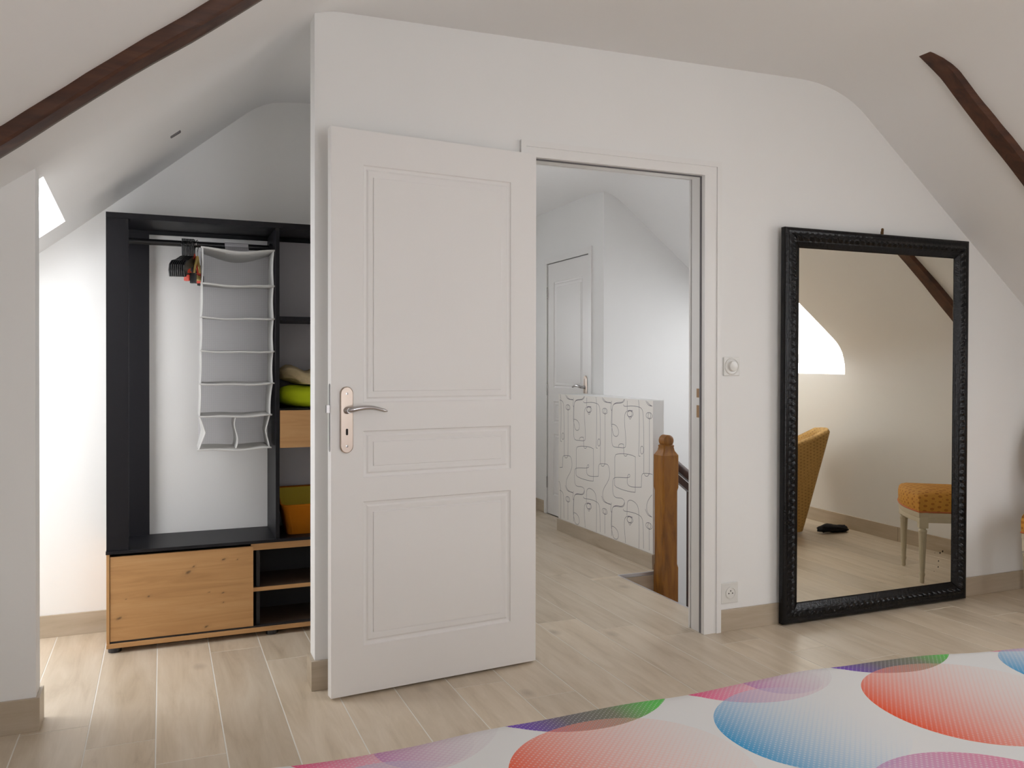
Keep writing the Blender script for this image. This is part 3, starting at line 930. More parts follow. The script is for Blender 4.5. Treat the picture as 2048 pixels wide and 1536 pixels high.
mb = MB(); mb.box((FX + 0.042, FY0 - 0.0195, 0.001), (FX + 0.07, FY1 + 0.0195, 2.0295)); struct(mb.build('trim_5', 'trim'))  # added panel behind the far door, blocks daylight leaking round the leaf
mb = MB(); mb.box((FX + 0.002, FY0 - 0.003, 2.0165), (FX + 0.04, FY1 + 0.003, 2.0215)); mb.build('door_gap', 'gap', fd).matrix_parent_inverse = fd.matrix_world.inverted()  # dark strip standing in for the shade in the gap above the leaf

# ------------------------------------------------------------------ half wall with line-drawing wallpaper
hw_poly = [(2.66, 1.142), (2.732, 1.142), (2.88, 2.17), (2.88, 2.45), (2.66, 2.45)]
hwr = struct(empty('wall_half', (2.66, 1.142, 0)), 'low wall papered with line drawings of faces beside the stairs')
off = V((2.66, 1.142, 0))


def sub(vs): return [tuple(V(v) - off) for v in vs]


mb = MB(); mb.prism([(a - off.x, c - off.y) for a, c in hw_poly], -0.02, 0.994, axis=2); mb.build('core', 'paint', hwr)
mb = MB(); mb.box((-0.0012, 0.001, 0.088), (0.0, 1.307, 0.9935)); mb.build('wallpaper', 'wallpaper', hwr)
mb = MB(); mb.box((-0.013, 0.0, 0), (0.0, 1.309, 0.087)); mb.box((-0.013, -0.012, 0), (0.072, -0.0002, 0.087)); mb.build('skirting', 'tile_y', hwr)


def px2yz(a):
    """wallpaper sketch coordinates -> (y, z) on the wall face"""
    # measured grid: (232,190)->(2.295,.898) (228,950)->(2.301,.245) (540,215)->(1.739,.904) (536,1045)->(1.743,.25) (905,245)->(1.189,.909)
    px_, py_ = 1080 + a[0] * 0.241, 770 + a[1] * 0.241
    u = (px_ - (1024 + 31.605)) / 1714.495; v = (py_ - (768 - 26.337)) / 1714.495
    d = F_ + R_ * u - U_ * v
    t = 2.66 / d.x
    return (-3.20928 + t * d.y, 1.19453 + t * d.z)


def smoothp(pts, it=2, closed=False):
    for _ in range(it):
        q = []
        n = len(pts)
        rng = range(n) if closed else range(n - 1)
        if not closed: q.append(pts[0])
        for i in rng:
            a, c = pts[i], pts[(i + 1) % n]
            q.append((a[0] * .75 + c[0] * .25, a[1] * .75 + c[1] * .25)); q.append((a[0] * .25 + c[0] * .75, a[1] * .25 + c[1] * .75))
        if not closed: q.append(pts[-1])
        pts = q
    return pts + ([pts[0]] if closed else [])


def ell(cx, cy, rx, ry, n=18): return [(cx + rx * math.cos(2 * math.pi * k / n), cy + ry * math.sin(2 * math.pi * k / n)) for k in range(n + 1)]


strokes = [
    smoothp([(522, 195), (548, 192), (563, 215), (558, 235), (540, 243), (517, 225)], 1, True),
    [(536, 196), (531, 222), (540, 243)], [(546, 194), (552, 222), (541, 243)],
    [(541, 243), (542, 450), (540, 660)],
    smoothp([(515, 95), (522, 118), (535, 140), (565, 146), (595, 150)]),
    smoothp([(596, 132), (592, 165), (590, 208), (600, 211)], 1),
    smoothp([(599, 330), (599, 215), (603, 170), (628, 152), (660, 152), (692, 146), (706, 122), (704, 100)]),
    smoothp([(599, 330), (597, 420), (598, 490), (612, 515), (660, 519), (702, 524), (714, 508), (713, 430), (704, 330), (703, 262), (710, 228), (735, 209), (772, 214)]),
    ell(750, 240, 25, 26), ell(746, 238, 20, 25), smoothp([(738, 262), (744, 280), (752, 285), (762, 262)], 1),
    smoothp([(593, 325), (622, 328), (645, 350), (656, 388), (650, 418), (634, 430), (614, 420), (604, 388), (597, 345)], 2, True),
    smoothp([(655, 516), (654, 497), (672, 487), (694, 491)], 1), [(695, 491), (696, 540), (697, 575)],
    smoothp([(622, 742), (622, 660), (622, 580), (655, 570), (710, 571), (760, 581), (793, 596)], 1), [(793, 596), (794, 740), (792, 891)],
    smoothp([(792, 891), (750, 886), (680, 868), (620, 840), (620, 800), (622, 742)], 1),
    smoothp([(697, 575), (703, 590), (720, 590), (726, 577)], 1),
    smoothp([(606, 800), (612, 770), (650, 766), (745, 772), (750, 745), (736, 738), (726, 765), (724, 818), (745, 842), (790, 849), (843, 848)]),
    smoothp([(843, 848), (845, 790), (846, 742), (862, 733), (905, 735), (940, 742), (955, 790), (958, 850), (935, 905), (898, 955), (885, 1005), (890, 1055), (920, 1092), (965, 1105)]),
    smoothp([(868, 738), (876, 757), (898, 757), (906, 738)], 1),
    smoothp([(606, 800), (604, 860), (610, 915), (632, 936), (680, 938), (704, 960), (700, 990), (680, 1009), (640, 1000), (612, 1005), (598, 1032), (594, 1090), (592, 1170)]),
    smoothp([(694, 162), (699, 180), (760, 172), (820, 180), (850, 197), (860, 250), (864, 480), (863, 733)]),
    smoothp([(725, 210), (726, 150), (727, 95), (750, 72), (790, 82), (818, 112), (826, 190), (826, 400), (822, 560), (818, 589), (834, 592)]),
    ell(848, 540, 13, 33),
]
PYW, PZW = 0.5535, 0.655
mb = MB(); HWID = 0.0015
for st in strokes:
    base = [px2yz(q) for q in st]
    for ky in (-2, -1, 0, 1, 2):
        for kz in (-1, 0, 1):
            pts = [(a + ky * PYW, c + kz * PZW) for a, c in base]
            for i in range(len(pts) - 1):
                (a0, c0), (a1, c1) = pts[i], pts[i + 1]
                my, mz = (a0 + a1) / 2, (c0 + c1) / 2
                ln = math.hypot(a1 - a0, c1 - c0)
                if ln < 1e-6: continue
                # split long segments so they clip cleanly at the wall edges
                ns = max(1, int(ln / 0.012))
                for s in range(ns):
                    t0, t1 = s / ns, (s + 1) / ns
                    b0 = (a0 + (a1 - a0) * t0, c0 + (c1 - c0) * t0); b1 = (a0 + (a1 - a0) * t1, c0 + (c1 - c0) * t1)
                    if not (1.146 < b0[0] < 2.446 and 1.146 < b1[0] < 2.446 and 0.09 < b0[1] < 0.992 and 0.09 < b1[1] < 0.992): continue
                    l2 = math.hypot(b1[0] - b0[0], b1[1] - b0[1]); nx, nz = -(b1[1] - b0[1]) / l2 * HWID, (b1[0] - b0[0]) / l2 * HWID
                    xx = 2.6585
                    mb.add(sub([(xx, b0[0] + nx, b0[1] + nz), (xx, b1[0] + nx, b1[1] + nz), (xx, b1[0] - nx, b1[1] - nz), (xx, b0[0] - nx, b0[1] - nz)]), [(0, 1, 2, 3)])
mb.build('line_drawing', 'ink', hwr, fix=False)

# ------------------------------------------------------------------ staircase
mb = MB(); mb.box((HX - 0.004, HY - 0.004, -0.016), (2.69, HY + 0.012, 0.003), bev=0.002); mb.box((HX - 0.010, 0.11, -0.012), (HX, HY + 0.0, 0.001)); st_edge = struct(mb.build('trim_3', 'sill'), 'pale metal edge strip at the top of the stairs')
mb = MB(); mb.box((HX, HY - 0.012, -0.2), (2.70, HY - 0.0045, -0.016)); struct(mb.build('trim_4', 'tile_x'), 'tiled riser at the top of the stairs')
sc = empty('staircase', (HX, 0.1, -0.2)); tag(sc, 'brown wooden staircase going down beyond the doorway', 'staircase')
for i in range(8):
    x0 = 0.0 + 0.25 * i; zt = -0.0 - 0.195 * i
    mb = MB(); mb.box((x0 - 0.02, 0.005, zt - 0.04), (x0 + 0.27, 0.93, zt), bev=0.004); mb.build('tread', 'newel', sc)
    mb = MB(); mb.box((x0 - 0.012, 0.01, zt - 0.20), (x0 + 0.006, 0.925, zt - 0.04)); mb.build('riser', 'newel', sc)
mb = MB(); mb.prism([(0.33, -0.08), (0.33, -0.33), (2.1, -1.71), (2.1, -1.46)], 0.905, 0.935, axis=1); mb.build('string_board', 'rail', sc)

nw = empty('newel_post', (2.672, 1.02, -0.30)); tag(nw, 'carved brown wooden newel post at the end of the papered half wall', 'newel post')
hwid = 0.053
mb = MB()
def sq(h, z, ch=0.006):
    return [(-h + ch, -h, z), (h - ch, -h, z), (h, -h + ch, z), (h, h - ch, z), (h - ch, h, z), (-h + ch, h, z), (-h, h - ch, z), (-h, -h + ch, z)]
mb.loft([sq(hwid, 0), sq(hwid, 0.30), sq(hwid, 0.34, 0.006), sq(0.050, 0.36, 0.010), sq(0.050, 0.78, 0.010), sq(hwid, 0.80, 0.006), sq(hwid, 0.985, 0.006), sq(0.047, 0.995), sq(0.038, 1.01), sq(0.034, 1.03), sq(0.036, 1.04), sq(0.030, 1.045)])
mb.build('post', 'newel', nw, auto=30)
mb = MB()
# scroll finial: a short roll lying across the post with a waist below
prof = []
for k in range(25):
    a = 2 * math.pi * k / 24
mb.lathe([(0.010, -0.036), (0.026, -0.034), (0.033, -0.028), (0.033, 0.028), (0.026, 0.034), (0.010, 0.036)], (0, 0, 1.068), 24, axis='y')
mb.box((-0.026, -0.03, 1.035), (0.026, 0.03, 1.065), bev=0.006)
mb.build('finial', 'newel', nw, auto=35)
br = empty('banister', (2.722, 1.02, 0.64)); tag(br, 'dark brown sloping handrail with square balusters beside the stairs', 'banister')
sl = -0.79
def slab(z0, z1, y0, y1, ln=1.9):
    q = MB(); q.prism([(0, z0), (ln, z0 + sl * ln), (ln, z1 + sl * ln), (0, z1)], y0, y1, axis=1); return q
q = MB(); rings = []
for x in (0.0, 1.9):
    rings.append([(x, yy, zz + sl * x) for yy, zz in ((-0.022, -0.035), (-0.03, -0.012), (-0.027, 0.012), (-0.012, 0.028), (0.012, 0.028), (0.027, 0.012), (0.03, -0.012), (0.022, -0.035))])
q.loft(rings); q.build('handrail', 'rail', br, auto=50)
slab(-0.098, -0.052, -0.018, 0.018).build('lower_rail', 'rail', br)
for i in range(14):
    xx = 0.115 + 0.125 * i
    q = MB(); zt = -0.075 + sl * (xx)
    q.box((xx - 0.016, -0.016, zt - 0.76), (xx + 0.016, 0.016, zt), bev=0.002); q.build('baluster', 'rail', br)

# ------------------------------------------------------------------ switch and socket
sw = empty('dimmer_switch', (2.368, 0.0, 1.195)); tag(sw, 'square white rotary dimmer switch on the wall beside the doorway', 'switch')
mb = MB(); mb.box((-0.043, -0.009, -0.042), (0.043, 0.0, 0.042), bev=0.003); mb.build('plate', 'white_plastic', sw)
mb = MB(); mb.lathe([(0.039, -0.008), (0.038, -0.012), (0.033, -0.0135), (0.0315, -0.0115), (0.026, -0.011)], (0, 0, 0), 36, axis='y'); mb.build('ring', 'white_plastic', sw, auto=40)
mb = MB(); mb.lathe([(0.024, -0.010), (0.0235, -0.021), (0.021, -0.024), (0.010, -0.0255), (0.002, -0.0258)], (0.001, 0, 0.001), 36, axis='y'); mb.build('knob', 'white_plastic', sw, auto=40)
so = empty('wall_socket', (2.360, 0.0, 0.171)); tag(so, 'white square power socket just above the skirting', 'socket')
mb = MB(); mb.box((-0.046, -0.008, -0.046), (0.046, 0.0, 0.046), bev=0.003); mb.build('plate', 'white_plastic', so)
mb = MB(); mb.lathe([(0.0265, -0.0075), (0.0265, -0.0115), (0.0235, -0.0125), (0.0225, -0.0095), (0.002, -0.0088)], (0.004, 0, 0), 32, axis='y'); mb.build('socket_ring', 'white_plastic', so, auto=40)
for dx, dz in ((-0.006, -0.002), (0.014, -0.002), (0.004, 0.009)):
    mb = MB(); mb.lathe([(0.0028, -0.0088), (0.0028, -0.0104), (0.001, -0.0105)], (dx, 0, dz), 10, axis='y'); mb.build('pin_hole', 'darkhole', so)

# ------------------------------------------------------------------ standing mirror
MX0, MX1, MZ1 = 2.624, 3.795, 1.836
MW, MHt = MX1 - MX0, MZ1 - 0.006
mi_ = empty('wall_mirror', (MX0, -0.022, 0.006)); tag(mi_, 'tall mirror in a carved black lacquered frame standing against the wall', 'mirror')
mi_.rotation_euler = (math.radians(0.35), 0, 0)
FWD = 0.092
# profile across the frame: (inset from outside, depth towards the room)
fprof = [(0.0, 0.0), (0.0, 0.026), (0.004, 0.031), (0.018, 0.033), (0.024, 0.030), (0.030, 0.032), (0.036, 0.041), (0.044, 0.046), (0.052, 0.043), (0.058, 0.034), (0.062, 0.031), (0.068, 0.031), (0.071, 0.026), (0.077, 0.026), (0.080, 0.021), (0.086, 0.021), (FWD, 0.014), (FWD, 0.0)]
carve = {6: 1.0, 7: 1.0, 8: 1.0, 5: 0.4, 9: 0.4}
corners = [((0, 0), (MW, 0), (0, 1)), ((MW, 0), (MW, MHt), (-1, 0)), ((MW, MHt), (0, MHt), (0, -1)), ((0, MHt), (0, 0), (1, 0))]
for ci, (a, c, inn) in enumerate(corners):
    ln = math.hypot(c[0] - a[0], c[1] - a[1]); ux, uz = (c[0] - a[0]) / ln, (c[1] - a[1]) / ln
    n = int(ln / 0.005); rings = []
    for i in range(n + 1):
        t = i / n; ring = []
        for k, (ins, dp) in enumerate(fprof):
            l0, l1 = ins, ln - ins
            s = l0 + (l1 - l0) * t
            dd = dp; ii = ins
            if k in carve:
                ph = s / 0.034 * 2 * math.pi
                w = carve[k]
                dd += w * (0.0032 * math.sin(ph + (ins - 0.044) * 260) - 0.0026 * abs(math.sin(ph * 0.5)) + 0.0016 * math.sin(ph * 3 + ins * 400))
            ring.append((a[0] + ux * s + inn[0] * ii, -dd, a[1] + uz * s + inn[1] * ii))
        rings.append(ring)
    mb = MB(); mb.loft(rings); mb.build('frame_rail', 'frame', mi_, auto=60)
# corner boss on the top left is rounded: small cap blocks at the outer corners
mb = MB(); mb.box((FWD - 0.006, -0.0145, FWD - 0.006), (MW - FWD + 0.006, -0.0105, MHt - FWD + 0.006)); mg = mb.build('glass', 'mirror', mi_)
mb = MB(); mb.box((0.02, -0.0095, 0.02), (MW - 0.02, 0.0, MHt - 0.02)); mb.build('back_board', 'bedwood', mi_)
mb = MB(); mb.box((-0.008, -0.008, -0.02), (0.006, 0.0, 0.012), bev=0.002); mb.lathe([(0.002, 0), (0.006, 0.004), (0.007, 0.012), (0.004, 0.018)], (-0.001, -0.006, 0.008), 10)
mb.build('hanging_lug', 'nail', mi_, loc=(0.603, -0.006, MHt + 0.006))

# ------------------------------------------------------------------ open wardrobe
WX0, WX1, WY0, WY1 = -0.213, 1.12, 0.738, 1.066
wd = empty('wardrobe', (WX0, WY0, 0)); tag(wd, 'open black wardrobe with a knotty oak cabinet at its base', 'wardrobe')


def wpart(name, boxes, mat, bev=0.0, parent=wd, auto=None):
    mb = MB()
    for a, b_ in boxes: mb.box(tuple(V(a) - V((WX0, WY0, 0))), tuple(V(b_) - V((WX0, WY0, 0))), bev=bev)
    return mb.build(name, mat, parent)


wpart('top_board', [((WX0, WY0 - 0.004, 1.808), (WX1, WY1, 1.832))], 'black', 0.001)
wpart('side_stile', [((WX0, WY0 + 0.018, 0.425), (WX0 + 0.018, WY0 + 0.06, 1.808))], 'black')
wpart('side_panel', [((WX1 - 0.018, WY0, 0.425), (WX1, WY1, 1.808))], 'black')
wpart('front_stile', [((WX0, WY0 - 0.001, 0.425), (-0.128, WY0 + 0.018, 1.808))], 'black', 0.001)
wpart('rear_stile', [((WX0 + 0.02, 1.046, 0.425), (-0.053, 1.062, 1.808))], 'black')
wpart('rear_rail', [((WX0 + 0.02, 1.044, 1.79), (WX1 - 0.02, 1.046, 1.808))], 'black')
wpart('divider', [((0.465, WY0 + 0.001, 0.425), (0.482, WY1, 1.808))], 'black', 0.001)
wpart('back_panel', [((0.482, 1.05, 0.425), (WX1 - 0.018, 1.06, 1.80))], 'greypanel')
wpart('shelf', [((0.482, WY0 + 0.003, 1.398), (WX1 - 0.018, 1.05, 1.416))], 'black', 0.001)
wpart('shelf', [((0.482, WY0 + 0.02, 0.990), (WX1 - 0.018, 1.05, 1.004))], 'black', 0.001)
wpart('drawer_front', [((0.484, WY0 - 0.002, 0.829), (WX1 - 0.02, WY0 + 0.016, 0.996))], 'oak', 0.001)
wpart('drawer_box', [((0.50, WY0 + 0.016, 0.835), (WX1 - 0.03, 1.04, 0.985))], 'innerblack')
# base cabinet
wpart('counter', [((WX0 - 0.002, WY0 - 0.012, 0.412), (WX1 + 0.002, WY1, 0.4255))], 'black', 0.0015)
wpart('cabinet_side', [((WX0, WY0 - 0.006, 0.024), (WX0 + 0.012, WY1, 0.412))], 'oak_v', 0.0008)
wpart('cabinet_side', [((WX1 - 0.018, WY0 - 0.006, 0.024), (WX1, WY1, 0.412))], 'oak_v')
wpart('cabinet_bottom', [((WX0, WY0 - 0.012, 0.022), (WX1, WY1, 0.040))], 'oak', 0.002)
wpart('top_rail', [((0.36, WY0 + 0.004, 0.380), (WX1 - 0.018, WY0 + 0.020, 0.411))], 'oak', 0.001)
wpart('cabinet_back', [((WX0 + 0.012, 1.05, 0.04), (WX1 - 0.018, 1.06, 0.41))], 'innerblack')
wpart('partition', [((0.385, WY0 + 0.03, 0.04), (0.40, 1.05, 0.40))], 'innerblack')
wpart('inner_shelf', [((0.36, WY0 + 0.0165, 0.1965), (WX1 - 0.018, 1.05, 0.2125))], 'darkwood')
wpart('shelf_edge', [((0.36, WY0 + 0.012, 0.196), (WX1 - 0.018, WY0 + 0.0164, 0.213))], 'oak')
wpart('inner_floor', [((0.36, WY0 + 0.022, 0.0402), (WX1 - 0.018, 1.05, 0.042))], 'darkwood')  # dark sheet over the oak bottom, stands in for shade inside the cabinet
mb = MB(); mb.box((0, 0, 0), (0.569, 0.014, 0.352), bev=0.001)
mb.build('sliding_door', 'oak_door', wd, loc=(0.0135, -0.002, 0.048))
wpart('door_track', [((WX0 + 0.012, WY0 + 0.0, 0.0395), (WX1 - 0.02, WY0 + 0.02, 0.047))], 'innerblack')
for xx in (WX0 + 0.03, 0.45, WX1 - 0.04):
    for yy in (WY0 + 0.025, WY1 - 0.04):
        mb = MB(); mb.lathe([(0.026, 0.0), (0.026, 0.012), (0.022, 0.0225)], (xx - WX0, yy - WY0, 0.0), 20); mb.build('foot', 'blackplastic', wd, auto=40)
RODZ, RODY = 1.7375, 0.90
mb = MB(); mb.tube([(0.018, RODY - WY0, RODZ), (0.678, RODY - WY0, RODZ)], 0.0135, 16)
mb.lathe([(0.022, 0), (0.022, 0.010), (0.015, 0.012)], (0.018, RODY - WY0, RODZ), 16, axis='x'); mb.lathe([(0.015, -0.012), (0.022, -0.010), (0.022, 0)], (0.678, RODY - WY0, RODZ), 16, axis='x')
mb.build('clothes_rod', 'blackmetal', wd, auto=40)

# ---- hangers
def hanger(name, x, ang, mats, label, arm=0.205, drop=0.085, tip=0.052, th=0.0055, wide_neck=True, group=None):
    r = empty(name, (x, RODY, RODZ)); r.rotation_euler = (0, 0, ang)
    tag(r, label, 'hanger', group)
    # local x = across the hanger plane (thickness), local y = along the shoulders
    hk = MB()
    pts = []
    for k in range(13):
        a = math.radians(-20 + 220 * k / 12)
        pts.append((0, 0.019 * math.cos(a), 0.019 * math.sin(a) - 0.004))
    pts = [(0, 0.019 * math.cos(math.radians(-10)), -0.012)] + pts[1:] if False else pts
    pts = pts[::-1]
    neck = [(0, 0.010, -0.030), (0, 0.0, -0.045), (0, 0.0, -0.062)]
    hk.tube(pts + neck, 0.0032 if wide_neck else 0.0018, 8)
    hk.build('hook', mats[1], r, smooth=True)
    bd = MB()
    z0 = -0.055
    outl = [(0.0, z0 + 0.004), (0.028, z0 - 0.002), (0.09, z0 - 0.024), (arm - 0.03, z0 - drop * 0.62), (arm, z0 - drop), (arm + 0.006, z0 - drop - tip * 0.5), (arm - 0.004, z0 - drop - tip)]
    inn = [(arm - 0.03, z0 - drop - tip * 0.9), (arm - 0.055, z0 - drop - 0.015), (0.08, z0 - 0.062), (0.0, z0 - 0.040)]
    half = outl + inn
    full = half + [(-a, c) for a, c in half[::-1][1:-1]]
    bd.prism([(a, c) for a, c in full], -th / 2, th / 2, axis=0)
    bd.build('shoulder', mats[0], r)
    if wide_neck:
        nk = MB(); nk.box((-th / 2, -0.016, -0.06), (th / 2, 0.016, 0.022), bev=0.001); nk.build('neck', mats[0], r)
    b2 = MB(); b2.tube([(0, -arm + 0.03, z0 - drop - tip * 0.6), (0, arm - 0.03, z0 - drop - tip * 0.6)], 0.003, 8); b2.build('trouser_bar', mats[0], r)
    return r


for i in range(8):
    hanger('coat_hanger', 0.088 + 0.0062 * i, -0.36 + 0.012 * i, ('blackplastic', 'blackplastic'), 'black plastic coat hanger in the tight bunch on the wardrobe rod', arm=0.165, drop=0.055, group='black hangers on the rod')


def clip_hanger(x, ang, body, label, dz):
    r = empty('clip_hanger', (x, RODY, RODZ)); r.rotation_euler = (0, 0, ang); tag(r, label, 'hanger')
    hk = MB(); pts = [(0, 0.019 * math.cos(math.radians(a)), 0.019 * math.sin(math.radians(a))) for a in range(200, -41, -20)]
    hk.tube(pts + [(0, 0.004, -0.03), (0, 0, -0.06 - dz)], 0.0017, 8); hk.build('hook', 'steel', r, smooth=True)
    b = MB()
    z0 = -0.055 - dz
    b.tube([(0, 0, z0 + 0.01), (0, -0.035, z0 - 0.035), (0, -0.06, z0 - 0.085)], [0.006, 0.0055, 0.005], 8)
    b.tube([(0, 0, z0 + 0.01), (0, 0.028, z0 - 0.035), (0, 0.05, z0 - 0.085)], [0.006, 0.0055, 0.005], 8)
    b.box((-0.009, -0.075, z0 - 0.095), (0.009, 0.065, z0 - 0.075), bev=0.003)
    b.build('body', body, r, auto=40)
    for yy in (-0.065, 0.05):
        c = MB(); c.box((-0.012, yy - 0.012, z0 - 0.115), (0.012, yy + 0.012, z0 - 0.070), bev=0.002); c.build('clip', 'blackplastic' if body != 'red' else body, r)
    return r


clip_hanger(0.132, -0.45, 'red', 'red plastic clip hanger beside the black hangers', 0.0)
clip_hanger(0.146, -0.30, 'yellow', 'yellow and black clip hanger next to the fabric shelves', 0.01)

# ---- hanging fabric organiser
OY0, OY1 = 0.765, 0.965
lv = [1.712, 1.554, 1.408, 1.262, 1.119, 0.978, 0.832]
xl = [0.162, 0.160, 0.158, 0.155, 0.153, 0.149, 0.145]
xr = [0.463, 0.461, 0.461, 0.459, 0.457, 0.446, 0.444]
og = empty('hanging_organiser', (0.30, 0.90, 0.83)); tag(og, 'white checked fabric shelf organiser hanging from the wardrobe rod', 'organiser')
oo = V((0.30, 0.90, 0.83))


def opart(name, mb, mat, parent=og, **k):
    mb.v = [tuple(V(v) - oo) for v in mb.v]; return mb.build(name, mat, parent, **k)


for i in range(7):
    mb = MB(); a, b_, z_ = xl[i], xr[i], lv[i]; n = 12; vs = []; sag = 0.005 if i else 0.012
    for lay in (0, 1):
        for j in range(5):
            for k in range(n + 1):
                t = k / n; s = j / 4
                zz = z_ - sag * math.sin(math.pi * t) * (1 - 0.5 * s) + (0.006 * s if i else -0.03 * s * math.sin(math.pi * t)) + 0.002 * math.sin(9 * t + i)
                vs.append((a + (b_ - a) * t, OY0 + (OY1 - OY0) * s, zz - lay * (0.0055 if i else 0.004)))
    fs = []; m_ = (n + 1)
    for lay in (0, 1):
        o_ = lay * 5 * m_
        for j in range(4):
            for k in range(n):
                q = (o_ + j * m_ + k, o_ + j * m_ + k + 1, o_ + (j + 1) * m_ + k + 1, o_ + (j + 1) * m_ + k); fs.append(q if lay == 0 else q[::-1])
    for k in range(n): fs.append((k, k + 5 * m_, k + 1 + 5 * m_, k + 1))
    for j in range(4):
        fs.append((j * m_, (j + 1) * m_, (j + 1) * m_ + 5 * m_, j * m_ + 5 * m_)); fs.append((j * m_ + n, j * m_ + n + 5 * m_, (j + 1) * m_ + n + 5 * m_, (j + 1) * m_ + n))
    mb.add(vs, fs); opart('shelf', mb, 'fabric_white', smooth=True)
    tb = MB(); tb.tube([(a - 0.006, OY0, z_ - 0.002)] + [(a + (b_ - a) * k / n, OY0 - 0.001, z_ - 0.002 - sag * math.sin(math.pi * k / n) + 0.002 * math.sin(9 * k / n + i)) for k in range(n + 1)] + [(b_ + 0.006, OY0, z_ - 0.002)], 0.0038, 8)
    opart('edge_binding', tb, 'fabric_white', smooth=True)


def side(x0, x1, z0, z1, bow, name='side_panel'):
    mb = MB(); vs = []; n = 10; fs = []
    for lay in (0, 1):
        for k in range(n + 1):
            t = k / n; bx_ = bow(t)
            for j in range(4):
                s = j / 3
                vs.append((x0 + (x1 - x0) * t + bx_ * (1 - 0.4 * s) + lay * 0.003, OY0 + (OY1 - OY0) * s, z0 + (z1 - z0) * t))
    for lay in (0, 1):
        o_ = lay * (n + 1) * 4
        for k in range(n):
            for j in range(3):
                q = (o_ + k * 4 + j, o_ + k * 4 + j + 1, o_ + (k + 1) * 4 + j + 1, o_ + (k + 1) * 4 + j); fs.append(q if lay else q[::-1])
    o2 = (n + 1) * 4
    for k in range(n): fs.append((k * 4, (k + 1) * 4, (k + 1) * 4 + o2, k * 4 + o2))
    mb.add(vs, fs); return opart(name, mb, 'fabric_white', smooth=True)


for i in range(6):
    if i < 5:
        bl = lambda t: 0.002 * math.sin(math.pi * t); brr = lambda t: -0.004 * math.sin(math.pi * t)
    else:
        bl = lambda t: 0.026 * (1 - abs(2 * t - 1.02)); brr = lambda t: -0.018 * (1 - abs(2 * t - 0.98))
    side(xl[i], xl[i + 1], lv[i], lv[i + 1], bl); side(xr[i] - 0.003, xr[i + 1] - 0.003, lv[i], lv[i + 1], brr)
    mb = MB(); mb.add([(xl[i] + 0.002, OY1, lv[i + 1]), (xr[i] - 0.002, OY1, lv[i + 1]), (xr[i] - 0.002, OY1, lv[i]), (xl[i] + 0.002, OY1, lv[i])], [(0, 1, 2, 3)]); opart('back_panel', mb, 'check')
side(0.300, 0.298, lv[5] - 0.004, lv[6], lambda t: -0.008 * math.sin(2 * math.pi * t), 'middle_divider')
mb = MB()
vs = []
for lay, r in ((0, 0.0142), (1, 0.0165)):
    pts = [(OY0 + 0.045, 1.690)] + [(RODY + r * math.cos(math.radians(a)), RODZ + r * math.sin(math.radians(a))) for a in range(190, -11, -20)] + [(RODY + 0.02, 1.700)]
    vs.append(pts)
n = len(vs[0])
mb.loft([[(x, a, c) for a, c in vs[0]] + [(x, a, c) for a, c in vs[1][::-1]] for x in (0.261, 0.362)])
opart('strap', mb, 'check')

# ---- things in the wardrobe
def blob(name, c, half, mat, seed, p=3.0, amp=0.06, fr=6.0, n=28, m=20, sag=None):
    mb = MB(); rings = []
    for j in range(m + 1):
        ph = -math.pi / 2 + math.pi * j / m; ring = []
        for k in range(n):
            th = 2 * math.pi * k / n
            cx_, cy_, cz_ = math.cos(ph) * math.cos(th), math.cos(ph) * math.sin(th), math.sin(ph)
            q = (abs(cx_) ** p + abs(cy_) ** p + abs(cz_) ** p) ** (-1 / p)
            v = V((cx_ * q, cy_ * q, cz_ * q))
            d = 1 + amp * noise.noise(v * fr * 0.35 + V((seed, seed * 2, 0))) + amp * 0.5 * noise.noise(v * fr + V((seed, 0, 0)))
            w = V((v.x * half[0] * d, v.y * half[1] * d, v.z * half[2] * d))
            if sag: w.z += sag(w.x, w.y)
            w.z = max(w.z, -half[2])
            ring.append(tuple(w))
        rings.append(ring)
    mb.loft(rings); return mb.build(name, mat, loc=c, smooth=True)


o = blob('cushion', (0.66, 0.90, 1.060), (0.168, 0.125, 0.054), 'green', 3.1, 3.2, 0.10, 4.0, sag=lambda x, y: -0.010 * math.exp(-((x + 0.05) / 0.05) ** 2))
tag(o, 'lime green folded cushion on the wardrobe drawer', 'cushion')
o = blob('plush_blanket', (0.66, 0.91, 1.156), (0.165, 0.11, 0.046), 'cream', 8.3, 2.3, 0.16, 5.0, sag=lambda x, y: 0.020 * math.exp(-((x + 0.13) / 0.06) ** 2) - 0.024 * math.exp(-((x + 0.045) / 0.035) ** 2) - 0.012)
tag(o, 'cream plush blanket lying on the lime green cushion', 'blanket')
bk = empty('storage_basket', (0.66, 0.89, 0.4262)); tag(bk, 'orange felt basket with mustard lining on the black counter', 'basket')


def rrect(hx, hy, z, r=0.03, n=5):
    out = []
    for (sx, sy, a0) in ((1, 1, 0), (-1, 1, 90), (-1, -1, 180), (1, -1, 270)):
        for k in range(n + 1):
            a = math.radians(a0 + 90 * k / n); out.append((sx * (hx - r) + r * math.cos(a), sy * (hy - r) + r * math.sin(a), z))
    return out


